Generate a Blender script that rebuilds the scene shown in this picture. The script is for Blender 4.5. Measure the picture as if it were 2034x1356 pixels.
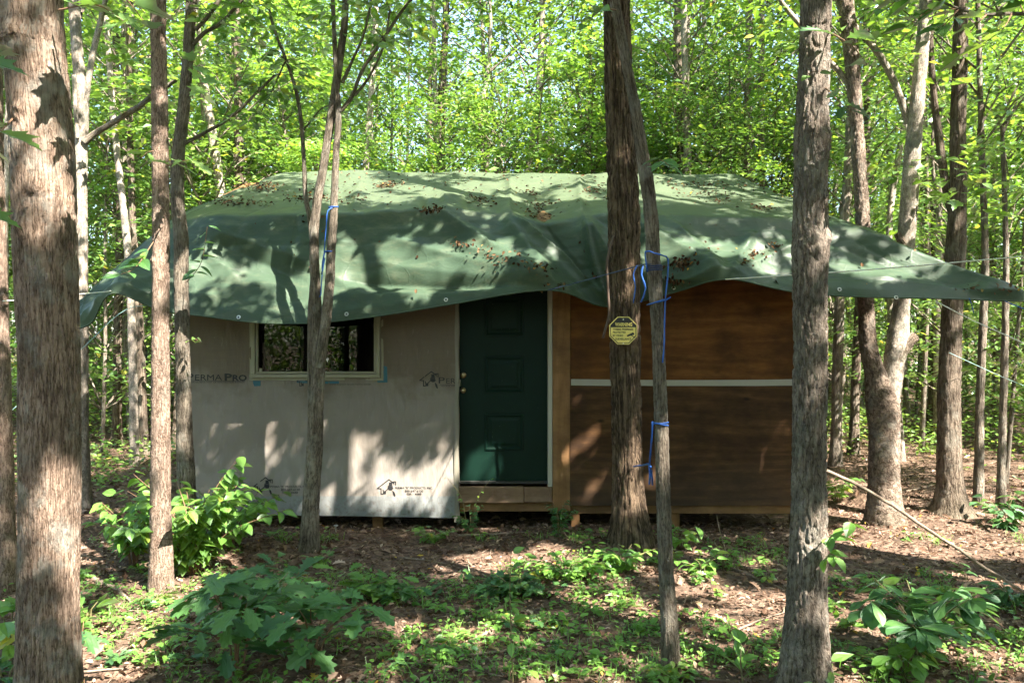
import bpy, math, random
import numpy as np
from mathutils import Vector, Matrix

for _o in list(bpy.data.objects):
    bpy.data.objects.remove(_o, do_unlink=True)
SC = bpy.context.scene
COL = SC.collection
rng = np.random.default_rng(7)
random.seed(7)
R = math.radians

# ------------------------------------------------------------------ camera
F, CX, CY, H = 1480.0, 1017.0, 678.0, 1.85          # focal length in photo pixels, centre, eye height
cam = bpy.data.cameras.new('camera')
cam.sensor_width = 36.0
cam.lens = 36.0 * F / 2034.0
cam.clip_end = 2000
cam.clip_start = 0.05
cam_o = bpy.data.objects.new('camera', cam)
cam_o.location = (0, 0, H)
cam_o.rotation_euler = (R(90), 0, 0)
COL.objects.link(cam_o)
SC.camera = cam_o

# ------------------------------------------------------------------ light
SUN_DIR = Vector((-0.665, 0.70, -1.10)).normalized()   # the way the light travels
S = -np.array(SUN_DIR)                                # towards the sun
sun = bpy.data.lights.new('sun', 'SUN')
sun.energy = 5.0
sun.angle = R(0.5)
sun.color = (1.0, 0.93, 0.82)
sun_o = bpy.data.objects.new('sun', sun)
sun_o.rotation_euler = SUN_DIR.to_track_quat('-Z', 'Y').to_euler()
sun_o.location = (6, -7, 14)
COL.objects.link(sun_o)

world = bpy.data.worlds.new('World')
SC.world = world
world.use_nodes = True
wn = world.node_tree
sky = wn.nodes.new('ShaderNodeTexSky')
sky.sky_type = 'NISHITA'
sky.sun_disc = False
sky.sun_elevation = math.asin(S[2])
sky.sun_rotation = math.atan2(S[0], S[1])
sky.air_density = 1.0
sky.dust_density = 1.5
bg = wn.nodes['Background']
bg.inputs['Strength'].default_value = 0.115
wn.links.new(sky.outputs[0], bg.inputs['Color'])

SC.view_settings.view_transform = 'Standard'
SC.view_settings.look = 'None'
SC.view_settings.gamma = 1.0
SC.view_settings.exposure = 2.78
SC.render.engine = 'CYCLES'
SC.cycles.max_bounces = 7
SC.cycles.diffuse_bounces = 5
SC.cycles.glossy_bounces = 2
SC.cycles.transmission_bounces = 5
SC.cycles.transparent_max_bounces = 6
SC.cycles.sample_clamp_indirect = 6.0
SC.cycles.use_adaptive_sampling = True
SC.cycles.adaptive_threshold = 0.02
SC.cycles.use_denoising = True

# ------------------------------------------------------------------ helpers
def W(px, py, D):
    return np.array([(px - CX) / F * D, D, H - (py - CY) / F * D])

_P = np.random.default_rng(3).permutation(256)
_P = np.concatenate([_P, _P, _P])
_G = np.random.default_rng(4).normal(size=(256, 3))
_G /= np.linalg.norm(_G, axis=1)[:, None]

def perlin(p):
    p = np.asarray(p, float)
    i = np.floor(p).astype(int)
    f = p - i
    u = f * f * f * (f * (f * 6 - 15) + 10)
    i &= 255
    out = 0
    for dx in (0, 1):
        for dy in (0, 1):
            for dz in (0, 1):
                h = _P[_P[_P[i[..., 0] + dx] + i[..., 1] + dy] + i[..., 2] + dz]
                g = _G[h]
                d = g[..., 0] * (f[..., 0] - dx) + g[..., 1] * (f[..., 1] - dy) + g[..., 2] * (f[..., 2] - dz)
                w = (u[..., 0] if dx else 1 - u[..., 0]) * (u[..., 1] if dy else 1 - u[..., 1]) * (u[..., 2] if dz else 1 - u[..., 2])
                out = out + d * w
    return out

def fbm(p, o=3):
    p = np.asarray(p, float)
    t, a = 0, 1.0
    for k in range(o):
        t = t + a * perlin(p * 2 ** k + 17.3 * k)
        a *= 0.5
    return t

def gz(x, y):
    x = np.asarray(x, float); y = np.asarray(y, float)
    z = np.zeros(np.broadcast(x, y).shape + (3,))
    z[..., 0] = x * 0.55; z[..., 1] = y * 0.55; z[..., 2] = 3.7
    n = perlin(z) * 0.07
    z2 = z * 4.5
    n = n + perlin(z2) * 0.018
    back = np.clip((y - 9) / 20, 0, 1) * 0.12
    dip = -0.13 * np.exp(-((y - 8.5) / 1.15) ** 2) * (np.abs(x) < 4.2)
    return n + back + dip

def ground_D(py):
    return F * H / (py - CY)

def new_mesh(name, V, loops, starts, mats=(), smooth=False, fmat=None, attr=None):
    me = bpy.data.meshes.new(name)
    V = np.asarray(V, np.float32)
    me.vertices.add(len(V)); me.vertices.foreach_set('co', V.ravel())
    loops = np.asarray(loops, np.int32)
    starts = np.asarray(starts, np.int32)
    me.loops.add(len(loops)); me.loops.foreach_set('vertex_index', loops)
    me.polygons.add(len(starts)); me.polygons.foreach_set('loop_start', starts)
    for m in mats:
        me.materials.append(m)
    if fmat is not None:
        me.polygons.foreach_set('material_index', np.asarray(fmat, np.int32))
    me.polygons.foreach_set('use_smooth', np.full(len(starts), smooth, bool))
    if attr is not None:
        a = me.attributes.new('bk', 'FLOAT_VECTOR', 'POINT')
        a.data.foreach_set('vector', np.asarray(attr, np.float32).ravel())
    me.update(calc_edges=True)
    return me

class MB:
    """collects polygons for one mesh"""
    def __init__(s):
        s.V, s.L, s.S, s.M, s.A = [], [], [], [], []
        s.n = 0; s.nl = 0
    def add(s, V, faces, mi=0, A=None):
        V = np.asarray(V, float).reshape(-1, 3)
        if isinstance(faces, np.ndarray):
            k = faces.shape[1]
            s.L.append((faces + s.n).ravel())
            s.S.append(np.arange(len(faces)) * k + s.nl)
            s.nl += faces.size; nf = len(faces)
        else:
            fl = []; st = []; c = s.nl
            for f in faces:
                st.append(c); c += len(f); fl.extend(f)
            s.L.append(np.array(fl, int) + s.n); s.S.append(np.array(st, int)); s.nl = c; nf = len(faces)
        s.M.append(np.full(nf, mi)); s.V.append(V); s.n += len(V)
        s.A.append(np.zeros_like(V) if A is None else np.asarray(A, float))
        return s
    def box(s, x0, x1, y0, y1, z0, z1, mi=0, b=0.0):
        if b <= 0:
            V = [(x, y, z) for x in (x0, x1) for y in (y0, y1) for z in (z0, z1)]
            return s.add(V, [(0, 1, 3, 2), (4, 6, 7, 5), (0, 4, 5, 1), (2, 3, 7, 6), (0, 2, 6, 4), (1, 5, 7, 3)], mi)
        V = []; idx = {}
        for sx in (0, 1):
            for sy in (0, 1):
                for sz in (0, 1):
                    X = (x0, x1)[sx]; Y = (y0, y1)[sy]; Z = (z0, z1)[sz]
                    dx = b * (1 - 2 * sx); dy = b * (1 - 2 * sy); dz = b * (1 - 2 * sz)
                    idx[sx, sy, sz] = len(V)
                    V += [(X, Y + dy, Z + dz), (X + dx, Y, Z + dz), (X + dx, Y + dy, Z)]
        i = lambda a, c, d, k: idx[a, c, d] + k
        Fc = [(i(0,0,0,0), i(0,0,1,0), i(0,1,1,0), i(0,1,0,0)), (i(1,0,0,0), i(1,1,0,0), i(1,1,1,0), i(1,0,1,0)),
              (i(0,0,0,1), i(1,0,0,1), i(1,0,1,1), i(0,0,1,1)), (i(0,1,0,1), i(0,1,1,1), i(1,1,1,1), i(1,1,0,1)),
              (i(0,0,0,2), i(0,1,0,2), i(1,1,0,2), i(1,0,0,2)), (i(0,0,1,2), i(1,0,1,2), i(1,1,1,2), i(0,1,1,2))]
        for a in (0, 1):
            for c in (0, 1):
                Fc.append((i(a,c,0,0), i(a,c,1,0), i(a,c,1,1), i(a,c,0,1)))
                Fc.append((i(a,0,c,0), i(a,1,c,0), i(a,1,c,2), i(a,0,c,2)))
                Fc.append((i(0,a,c,1), i(1,a,c,1), i(1,a,c,2), i(0,a,c,2)))
                for d in (0, 1):
                    Fc.append((i(a,c,d,0), i(a,c,d,1), i(a,c,d,2)))
        return s.add(V, Fc, mi)
    def prism(s, poly, y0, y1, mi=0):
        """poly: (x,z) outline, extruded along y"""
        n = len(poly)
        V = [(x, y0, z) for x, z in poly] + [(x, y1, z) for x, z in poly]
        Fc = [tuple(range(n)), tuple(range(2 * n - 1, n - 1, -1))]
        for k in range(n):
            Fc.append((k, k + n, (k + 1) % n + n, (k + 1) % n))
        return s.add(V, Fc, mi)
    def tube(s, pts, rad, seg=6, mi=0, cap=True, bk=True):
        V, Q, A = tube_geo(pts, rad, seg)
        nb = len(V)
        s.add(V, Q, mi, A)
        if cap:
            s.L.append(np.concatenate([np.arange(seg)[::-1], np.arange(nb - seg, nb)]) + s.n - nb)
            s.S.append(np.array([s.nl, s.nl + seg])); s.M.append(np.full(2, mi)); s.nl += 2 * seg
        return s
    def mesh(s, name, mats, smooth=False, attr=False):
        return new_mesh(name, np.concatenate(s.V), np.concatenate(s.L), np.concatenate(s.S), mats, smooth,
                        np.concatenate(s.M), np.concatenate(s.A) if attr else None)
    def build(s, name, mats, parent=None, smooth=False, attr=False, loc=None):
        if not isinstance(mats, (list, tuple)):
            mats = [mats]
        me = s.mesh(name, mats, smooth, attr)
        return link(name, me, parent, loc)

def link(name, me, parent=None, loc=None):
    """links a mesh given in world coordinates; under a parent the vertices become local to it"""
    o = bpy.data.objects.new(name, me)
    COL.objects.link(o)
    if parent is not None:
        off = world_loc(parent)
        me.transform(Matrix.Translation(-Vector(off)))
        o.parent = parent
    elif loc is not None:
        me.transform(Matrix.Translation(-Vector(loc)))
        o.location = loc
    return o

def world_loc(o):
    v = Vector((0, 0, 0))
    while o is not None:
        v += o.location
        o = o.parent
    return v

def thing(name, label, cat, loc=(0, 0, 0), group=None):
    o = bpy.data.objects.new(name, None)
    o.empty_display_size = 0.1
    COL.objects.link(o)
    o.location = loc
    tag(o, label, cat, group)
    return o

def tag(o, label=None, cat=None, group=None, kind=None):
    if label: o['label'] = label
    if cat: o['category'] = cat
    if group: o['group'] = group
    if kind: o['kind'] = kind
    return o

def smooth_path(pts, rad, step):
    """Catmull-Rom through pts, sampled about every step"""
    P = np.asarray(pts, float); r = np.asarray(rad, float)
    n = len(P)
    if n == 2:
        m = max(2, int(np.linalg.norm(P[1] - P[0]) / step) + 1)
        t = np.linspace(0, 1, m)[:, None]
        return P[0] * (1 - t) + P[1] * t, r[0] * (1 - t[:, 0]) + r[1] * t[:, 0]
    X = np.column_stack([P, r])
    X = np.vstack([2 * X[0] - X[1], X, 2 * X[-1] - X[-2]])
    out = []
    for k in range(1, n):
        L = np.linalg.norm(X[k + 1, :3] - X[k, :3])
        m = max(2, int(L / step) + 1)
        t = np.linspace(0, 1, m, endpoint=(k == n - 1))[:, None]
        a, b, c, d = X[k - 1], X[k], X[k + 1], X[k + 2]
        out.append(0.5 * (2 * b + (c - a) * t + (2 * a - 5 * b + 4 * c - d) * t ** 2 + (3 * b - a - 3 * c + d) * t ** 3))
    o = np.vstack(out)
    lo, hi = r.min() * 0.9, r.max() * 1.05
    return o[:, :3], np.clip(o[:, 3], lo, hi)

def tube_geo(pts, rad, seg):
    P = np.asarray(pts, float)
    r = np.broadcast_to(np.asarray(rad, float), (len(P),))
    T = np.gradient(P, axis=0)
    T /= np.linalg.norm(T, axis=1)[:, None] + 1e-12
    ref = np.array([0.0, 1, 0]) if abs(T[:, 1]).mean() < 0.8 else np.array([0, 0, 1.0])
    N = np.cross(np.broadcast_to(ref, T.shape), T); N /= np.linalg.norm(N, axis=1)[:, None] + 1e-12
    B = np.cross(T, N)
    th = np.arange(seg) / seg * 2 * np.pi
    c, sn = np.cos(th), np.sin(th)
    dirs = N[:, None, :] * c[None, :, None] + B[:, None, :] * sn[None, :, None]
    V = P[:, None, :] + dirs * r[:, None, None]
    s = np.concatenate([[0], np.cumsum(np.linalg.norm(np.diff(P, axis=0), axis=1))])
    rm = r.mean()
    A = np.zeros_like(V)
    A[..., 0] = rm * c[None]; A[..., 1] = rm * sn[None]; A[..., 2] = s[:, None]
    m = len(P)
    i = np.arange(m - 1)[:, None] * seg
    j = np.arange(seg)[None]
    j2 = (j + 1) % seg
    Q = np.stack([i + j, i + j2, i + seg + j2, i + seg + j], -1).reshape(-1, 4)
    return V.reshape(-1, 3), Q, A.reshape(-1, 3)

# ------------------------------------------------------------------ materials
def nodes(name):
    m = bpy.data.materials.new(name)
    m.use_nodes = True
    nt = m.node_tree
    nt.nodes.clear()
    out = nt.nodes.new('ShaderNodeOutputMaterial')
    return m, nt, out

def N(nt, t, **kw):
    n = nt.nodes.new('ShaderNode' + t)
    for k, v in kw.items():
        if k.startswith('i_'):
            key = k[2:].replace('_', ' ')
            n.inputs[key].default_value = v
        else:
            setattr(n, k, v)
    return n

def ramp(nt, fac, stops):
    n = nt.nodes.new('ShaderNodeValToRGB')
    e = n.color_ramp.elements
    while len(e) < len(stops):
        e.new(0.5)
    for el, (p, c) in zip(e, stops):
        el.position = p
        el.color = tuple(c) + (1,) if len(c) == 3 else c
    nt.links.new(fac, n.inputs[0])
    return n.outputs[0]

def g(v):
    return (v, v, v)

def mixc(nt, fac, a, b, mode='MIX'):
    n = nt.nodes.new('ShaderNodeMix'); n.data_type = 'RGBA'; n.blend_type = mode
    for sock, v in ((n.inputs[0], fac), (n.inputs[6], a), (n.inputs[7], b)):
        if isinstance(v, (int, float)):
            sock.default_value = v
        elif isinstance(v, tuple):
            sock.default_value = v + (1,) if len(v) == 3 else v
        else:
            nt.links.new(v, sock)
    return n.outputs[2]

def math_(nt, op, a, b=None):
    n = nt.nodes.new('ShaderNodeMath'); n.operation = op
    for sock, v in ((n.inputs[0], a), (n.inputs[1], b)):
        if v is None: continue
        if isinstance(v, (int, float)): sock.default_value = v
        else: nt.links.new(v, sock)
    return n.outputs[0]

def mapping(nt, src, scale, loc=(0, 0, 0), rot=(0, 0, 0)):
    n = nt.nodes.new('ShaderNodeMapping')
    n.inputs['Scale'].default_value = scale
    n.inputs['Location'].default_value = loc
    n.inputs['Rotation'].default_value = rot
    nt.links.new(src, n.inputs['Vector'])
    return n.outputs[0]

def noise(nt, vec, scale, detail=3, rough=0.55, dist=0.0):
    n = N(nt, 'TexNoise')
    n.inputs['Scale'].default_value = scale
    n.inputs['Detail'].default_value = detail
    n.inputs['Roughness'].default_value = rough
    n.inputs['Distortion'].default_value = dist
    nt.links.new(vec, n.inputs['Vector'])
    return n.outputs['Fac']

def bump(nt, h, strength, dist, nrm=None):
    b = N(nt, 'Bump')
    b.inputs['Strength'].default_value = strength
    b.inputs['Distance'].default_value = dist
    nt.links.new(h, b.inputs['Height'])
    if nrm is not None: nt.links.new(nrm, b.inputs['Normal'])
    return b.outputs[0]

def principled(nt, out, col, rough=0.7, nrm=None, spec=0.5, metal=0.0):
    p = N(nt, 'BsdfPrincipled')
    for k, v in (('Base Color', col), ('Roughness', rough), ('Specular IOR Level', spec), ('Metallic', metal)):
        if isinstance(v, (int, float)): p.inputs[k].default_value = v
        elif isinstance(v, tuple): p.inputs[k].default_value = v + (1,)
        else: nt.links.new(v, p.inputs[k])
    if nrm is not None: nt.links.new(nrm, p.inputs['Normal'])
    nt.links.new(p.outputs[0], out.inputs[0])
    return p

def plain(name, col, rough=0.6, spec=0.5, metal=0.0, var=0.15, scale=12, bmp=0.15):
    m, nt, out = nodes(name)
    tc = N(nt, 'TexCoord').outputs['Object']
    n = noise(nt, tc, scale, 4)
    c = mixc(nt, n, tuple(v * (1 - var) for v in col), tuple(min(1, v * (1 + var)) for v in col))
    principled(nt, out, c, rough, bump(nt, noise(nt, tc, scale * 6, 3), bmp, 0.01), spec, metal)
    return m

def bark(name, ridge, mid, furrow, scale, zs, bdist, lichen=None, lamt=0.5, moss=0.0, dist=0.35):
    m, nt, out = nodes(name)
    at = N(nt, 'Attribute', attribute_name='bk').outputs['Vector']
    v = mapping(nt, at, (1, 1, zs))
    wob = N(nt, 'TexNoise'); wob.inputs['Scale'].default_value = scale * 0.8; wob.inputs['Detail'].default_value = 3
    nt.links.new(v, wob.inputs['Vector'])
    vm = N(nt, 'VectorMath', operation='MULTIPLY_ADD')
    nt.links.new(wob.outputs['Color'], vm.inputs[0])
    vm.inputs[1].default_value = (dist / scale * 2,) * 3
    nt.links.new(v, vm.inputs[2])
    vo = N(nt, 'TexVoronoi', feature='DISTANCE_TO_EDGE')
    vo.inputs['Scale'].default_value = scale
    nt.links.new(vm.outputs[0], vo.inputs['Vector'])
    edge = vo.outputs['Distance']
    fine = noise(nt, mapping(nt, at, (1, 1, max(zs, 0.25))), scale * 3.5, 5, 0.75)
    big = noise(nt, mapping(nt, at, (1, 1, 0.5)), 3.5, 4, 0.6)
    r1 = N(nt, 'TexNoise'); r1.inputs['Scale'].default_value = scale * 0.75; r1.inputs['Detail'].default_value = 4; r1.inputs['Roughness'].default_value = 0.6; r1.inputs['Distortion'].default_value = 0.25
    nt.links.new(mapping(nt, at, (1, 1, zs * 0.38)), r1.inputs['Vector'])
    rid = ramp(nt, math_(nt, 'ABSOLUTE', math_(nt, 'SUBTRACT', r1.outputs['Fac'], 0.5)), [(0.0, g(0.1)), (0.03, g(.5)), (0.10, g(1))])
    ed = ramp(nt, edge, [(0.0, g(0)), (0.10, g(0.7)), (0.4, g(1))])
    hgt = math_(nt, 'MULTIPLY', math_(nt, 'ADD', math_(nt, 'MULTIPLY', rid, 0.72), math_(nt, 'MULTIPLY', ed, 0.28)), math_(nt, 'ADD', math_(nt, 'MULTIPLY', fine, 0.9), 0.35))
    c = ramp(nt, hgt, [(0.08, furrow), (0.36, mid), (0.72, ridge)])
    c = mixc(nt, ramp(nt, big, [(0.35, g(0)), (0.7, g(0.55))]), c, mixc(nt, 0.6, c, mid))
    if lichen:
        l1 = noise(nt, mapping(nt, at, (1, 1, 0.6)), 9, 5, 0.7)
        c = mixc(nt, ramp(nt, l1, [(0.5, g(0)), (0.62, g(lamt))]), c, lichen)
    if moss:
        z = N(nt, 'SeparateXYZ'); nt.links.new(at, z.inputs[0])
        mz = ramp(nt, math_(nt, 'ADD', z.outputs[2], math_(nt, 'MULTIPLY', fine, 0.3)), [(0.1, g(moss)), (0.55, g(0))])
        c = mixc(nt, mz, c, (0.05, 0.07, 0.02))
    mot = noise(nt, mapping(nt, at, (1, 1, 0.55)), 11, 5, .7)
    c = mixc(nt, 1.0, c, ramp(nt, mot, [(0.33, g(.55)), (0.5, g(.95)), (0.66, g(1.35))]), 'MULTIPLY')
    principled(nt, out, c, 0.92, bump(nt, math_(nt, 'ADD', hgt, math_(nt, 'MULTIPLY', fine, 0.35)), 1.0, bdist), 0.2)
    return m

def leafmat(name, dark, light, trans, tf=0.42, gloss=0.09, rough=0.38, yellow=0.04):
    m, nt, out = nodes(name)
    ri = N(nt, 'NewGeometry').outputs['Random Per Island']
    oi = N(nt, 'ObjectInfo').outputs['Random']
    c = ramp(nt, ri, [(0.0, dark), (0.55, tuple((a + b) / 2 for a, b in zip(dark, light))), (1.0 - yellow, light), (1.0, (light[0] * 2.2, light[1] * 1.15, light[2]))])
    k = math_(nt, 'ADD', math_(nt, 'MULTIPLY', oi, 0.35), 0.82)
    hs = N(nt, 'HueSaturation'); nt.links.new(c, hs.inputs['Color']); nt.links.new(k, hs.inputs['Value'])
    hs.inputs['Hue'].default_value = 0.5
    c = hs.outputs[0]
    d = N(nt, 'BsdfDiffuse'); nt.links.new(c, d.inputs[0])
    t = N(nt, 'BsdfTranslucent')
    tc = mixc(nt, 1.0, c, tuple(trans), 'MULTIPLY')
    nt.links.new(tc, t.inputs[0])
    mx = N(nt, 'MixShader'); mx.inputs[0].default_value = tf
    nt.links.new(d.outputs[0], mx.inputs[1]); nt.links.new(t.outputs[0], mx.inputs[2])
    gl = N(nt, 'BsdfGlossy'); gl.inputs['Roughness'].default_value = rough
    gl.inputs['Color'].default_value = (0.9, 0.95, 1, 1)
    m2 = N(nt, 'MixShader')
    fr = N(nt, 'LayerWeight'); fr.inputs[0].default_value = 0.25
    nt.links.new(math_(nt, 'ADD', math_(nt, 'MULTIPLY', fr.outputs['Fresnel'], 0.35), gloss * 0.5), m2.inputs[0])
    nt.links.new(mx.outputs[0], m2.inputs[1]); nt.links.new(gl.outputs[0], m2.inputs[2])
    nt.links.new(m2.outputs[0], out.inputs[0])
    return m

M = {}
M['leaf_bright'] = leafmat('leaf_bright', (0.095, 0.205, 0.036), (0.225, 0.355, 0.072), (2.0, 1.85, 0.8), 0.45)
M['leaf_mid'] = leafmat('leaf_mid', (0.070, 0.165, 0.034), (0.160, 0.280, 0.055), (2.3, 2.0, 0.8), 0.43)
M['leaf_deep'] = leafmat('leaf_deep', (0.036, 0.100, 0.028), (0.080, 0.185, 0.038), (2.2, 2.0, 0.8), 0.38)
M['leaf_oak'] = leafmat('leaf_oak', (0.038, 0.110, 0.034), (0.085, 0.195, 0.045), (2.2, 2.0, 0.8), 0.30, 0.06, 0.5, 0.02)
M['leaf_spice'] = leafmat('leaf_spice', (0.090, 0.210, 0.034), (0.170, 0.330, 0.050), (2.3, 1.9, 0.8), 0.36, 0.07, 0.45, 0.02)

M['bark_big'] = bark('bark_big', (0.44, 0.325, 0.25), (0.235, 0.16, 0.115), (0.04, 0.027, 0.02), 95, 0.18, 0.018, (0.40, 0.38, 0.33), 0.6, 0.0)
M['bark_plate'] = bark('bark_plate', (0.36, 0.30, 0.25), (0.195, 0.155, 0.122), (0.04, 0.031, 0.025), 66, 0.3, 0.026, (0.33, 0.33, 0.29), 0.4, 0.0, 0.6)
M['bark_deep'] = bark('bark_deep', (0.26, 0.185, 0.125), (0.09, 0.06, 0.04), (0.014, 0.010, 0.008), 46, 0.13, 0.045, None, 0, 0.35, 0.6)
M['bark_thin'] = bark('bark_thin', (0.25, 0.21, 0.165), (0.13, 0.103, 0.078), (0.035, 0.027, 0.021), 90, 0.22, 0.013, (0.30, 0.30, 0.26), 0.35, 0.3)
M['bark_red'] = bark('bark_red', (0.42, 0.31, 0.245), (0.24, 0.165, 0.122), (0.045, 0.03, 0.023), 90, 0.4, 0.016, (0.30, 0.27, 0.22), 0.3, 0.2, 0.6)
M['bark_pale'] = bark('bark_pale', (0.40, 0.345, 0.29), (0.27, 0.225, 0.18), (0.09, 0.07, 0.055), 55, 0.7, 0.006, (0.14, 0.145, 0.12), 0.75, 0.0, 0.8)
M['bark_blister'] = bark('bark_blister', (0.33, 0.255, 0.20), (0.17, 0.125, 0.095), (0.045, 0.032, 0.025), 46, 0.85, 0.016, (0.30, 0.29, 0.25), 0.5, 0.3, 0.6)
M['bark_dark'] = bark('bark_dark', (0.22, 0.175, 0.135), (0.115, 0.085, 0.062), (0.025, 0.018, 0.014), 46, 0.2, 0.02, (0.26, 0.26, 0.22), 0.3, 0.25, 0.5)
M['bark_far'] = bark('bark_far', (0.28, 0.235, 0.185), (0.165, 0.133, 0.104), (0.06, 0.048, 0.038), 50, 0.25, 0.012, (0.30, 0.30, 0.26), 0.5, 0.0)
M['stem'] = plain('stem', (0.16, 0.14, 0.06), 0.7)
M['stem_red'] = plain('stem_red', (0.18, 0.10, 0.055), 0.8)
M['stick'] = bark('stick', (0.34, 0.27, 0.21), (0.22, 0.165, 0.12), (0.08, 0.055, 0.04), 120, 0.2, 0.004)

# ------------------------------------------------------------------ leaves
def T_simple():
    V = [(0, 0, 0), (0.30, 0.42, 0.05), (0, 1, -0.10), (-0.30, 0.42, 0.05)]
    return np.array(V), [(0, 1, 2), (0, 2, 3)]

def T_outline(half, fold=0.12, bend=0.22):
    """half: (x,y) outline of the right half from base to tip; two faces folded along the midrib"""
    nm = 5
    mid = [(0, t, 0) for t in np.linspace(0, 1, nm)]
    rt = [(x, y, 0) for x, y in half]
    lf = [(-x, y, 0) for x, y in half]
    V = np.array(mid + rt + lf, float)
    V[:, 2] = np.abs(V[:, 0]) * fold * 2 - bend * V[:, 1] ** 2
    k = len(half)
    r = list(range(nm, nm + k)); l = list(range(nm + k, nm + 2 * k))
    # right: base, outline, tip, back along the midrib
    fr = [0] + r + [nm - 1] + list(range(nm - 2, 0, -1))
    fl = list(range(0, nm)) + l[::-1]
    return V, [fr, fl]

OV = [(0.02, 0.02), (0.17, 0.12), (0.27, 0.30), (0.28, 0.48), (0.21, 0.68), (0.10, 0.86)]
OBOV = [(0.015, 0.04), (0.08, 0.2), (0.17, 0.42), (0.24, 0.62), (0.22, 0.78), (0.11, 0.92)]
OAK = [(0.02, 0.06), (0.06, 0.16), (0.15, 0.22), (0.085, 0.29), (0.10, 0.34), (0.25, 0.43), (0.14, 0.50), (0.15, 0.55), (0.31, 0.66), (0.18, 0.71),
       (0.18, 0.76), (0.25, 0.88), (0.12, 0.88), (0.10, 0.96)]
MAPLE = [(0.04, 0.0), (0.24, 0.05), (0.19, 0.14), (0.46, 0.30), (0.30, 0.36), (0.44, 0.60), (0.20, 0.56), (0.12, 0.66), (0.14, 0.80), (0.06, 0.86)]
TPL = {'simple': T_simple(), 'ovate': T_outline(OV), 'obov': T_outline(OBOV, 0.1, 0.28), 'oak': T_outline(OAK, 0.1, 0.25), 'maple': T_outline(MAPLE, 0.1, 0.2),
       'ovlow': T_outline([(0.16, 0.15), (0.28, 0.42), (0.17, 0.75)], 0.14, 0.2)}

def leaves_geo(tpl, pos, yaw, pitch, roll, size):
    Tv, Tf = TPL[tpl] if isinstance(tpl, str) else tpl
    n = len(pos)
    cy, sy = np.cos(yaw), np.sin(yaw); cp, sp = np.cos(pitch), np.sin(pitch); cr, sr = np.cos(roll), np.sin(roll)
    x, y, z = Tv[:, 0][None], Tv[:, 1][None], Tv[:, 2][None]
    cr, sr, cp, sp, cy, sy = [a[:, None] for a in (cr, sr, cp, sp, cy, sy)]
    x1 = x * cr + z * sr; z1 = -x * sr + z * cr; y1 = y + 0 * x1          # roll about y
    y2 = y1 * cp - z1 * sp; z2 = y1 * sp + z1 * cp                         # pitch about x (positive lifts the tip)
    x3 = x1 * cy - y2 * sy; y3 = x1 * sy + y2 * cy
    V = np.stack([x3, y3, z2], -1) * np.asarray(size)[:, None, None] + np.asarray(pos)[:, None, :]
    m = len(Tv)
    flat = np.concatenate([np.array(f) for f in Tf])
    L = (flat[None] + (np.arange(n) * m)[:, None]).ravel()
    lens = np.array([len(f) for f in Tf])
    st = np.concatenate([[0], np.cumsum(lens)[:-1]])
    Sx = (st[None] + (np.arange(n) * len(flat))[:, None]).ravel()
    return V.reshape(-1, 3), L, Sx

def add_leaves(mb, tpl, pos, yaw, pitch, roll, size, mi=0):
    V, L, Sx = leaves_geo(tpl, pos, yaw, pitch, roll, size)
    mb.V.append(V); mb.A.append(np.zeros_like(V)); mb.L.append(L + mb.n); mb.S.append(Sx + mb.nl); mb.M.append(np.full(len(Sx), mi))
    mb.n += len(V); mb.nl += len(L)

def sprays(r, C, nper, rad, thick, size, tilt=0.25, droop=(-0.5, 0.15)):
    """flat leafy sprays about the centres C"""
    C = np.asarray(C); n = len(C) * nper
    c = np.repeat(C, nper, 0)
    th = r.uniform(0, 2 * np.pi, n)
    rr = np.repeat(r.uniform(0.6, 1.25, len(C)), nper) * rad * np.sqrt(r.uniform(0.0, 1, n))
    tx = np.repeat(r.normal(0, tilt, len(C)), nper); ty = np.repeat(r.normal(0, tilt, len(C)), nper)
    x, y = rr * np.cos(th), rr * np.sin(th)
    z = x * tx + y * ty + r.normal(0, thick, n) - 0.12 * rr ** 2 / rad
    pos = c + np.stack([x, y, z], -1)
    return pos, th - np.pi / 2 + r.normal(0, 0.7, n), r.uniform(droop[0], droop[1], n), r.normal(0, 0.35, n), r.uniform(0.7, 1.3, n) * size

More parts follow.
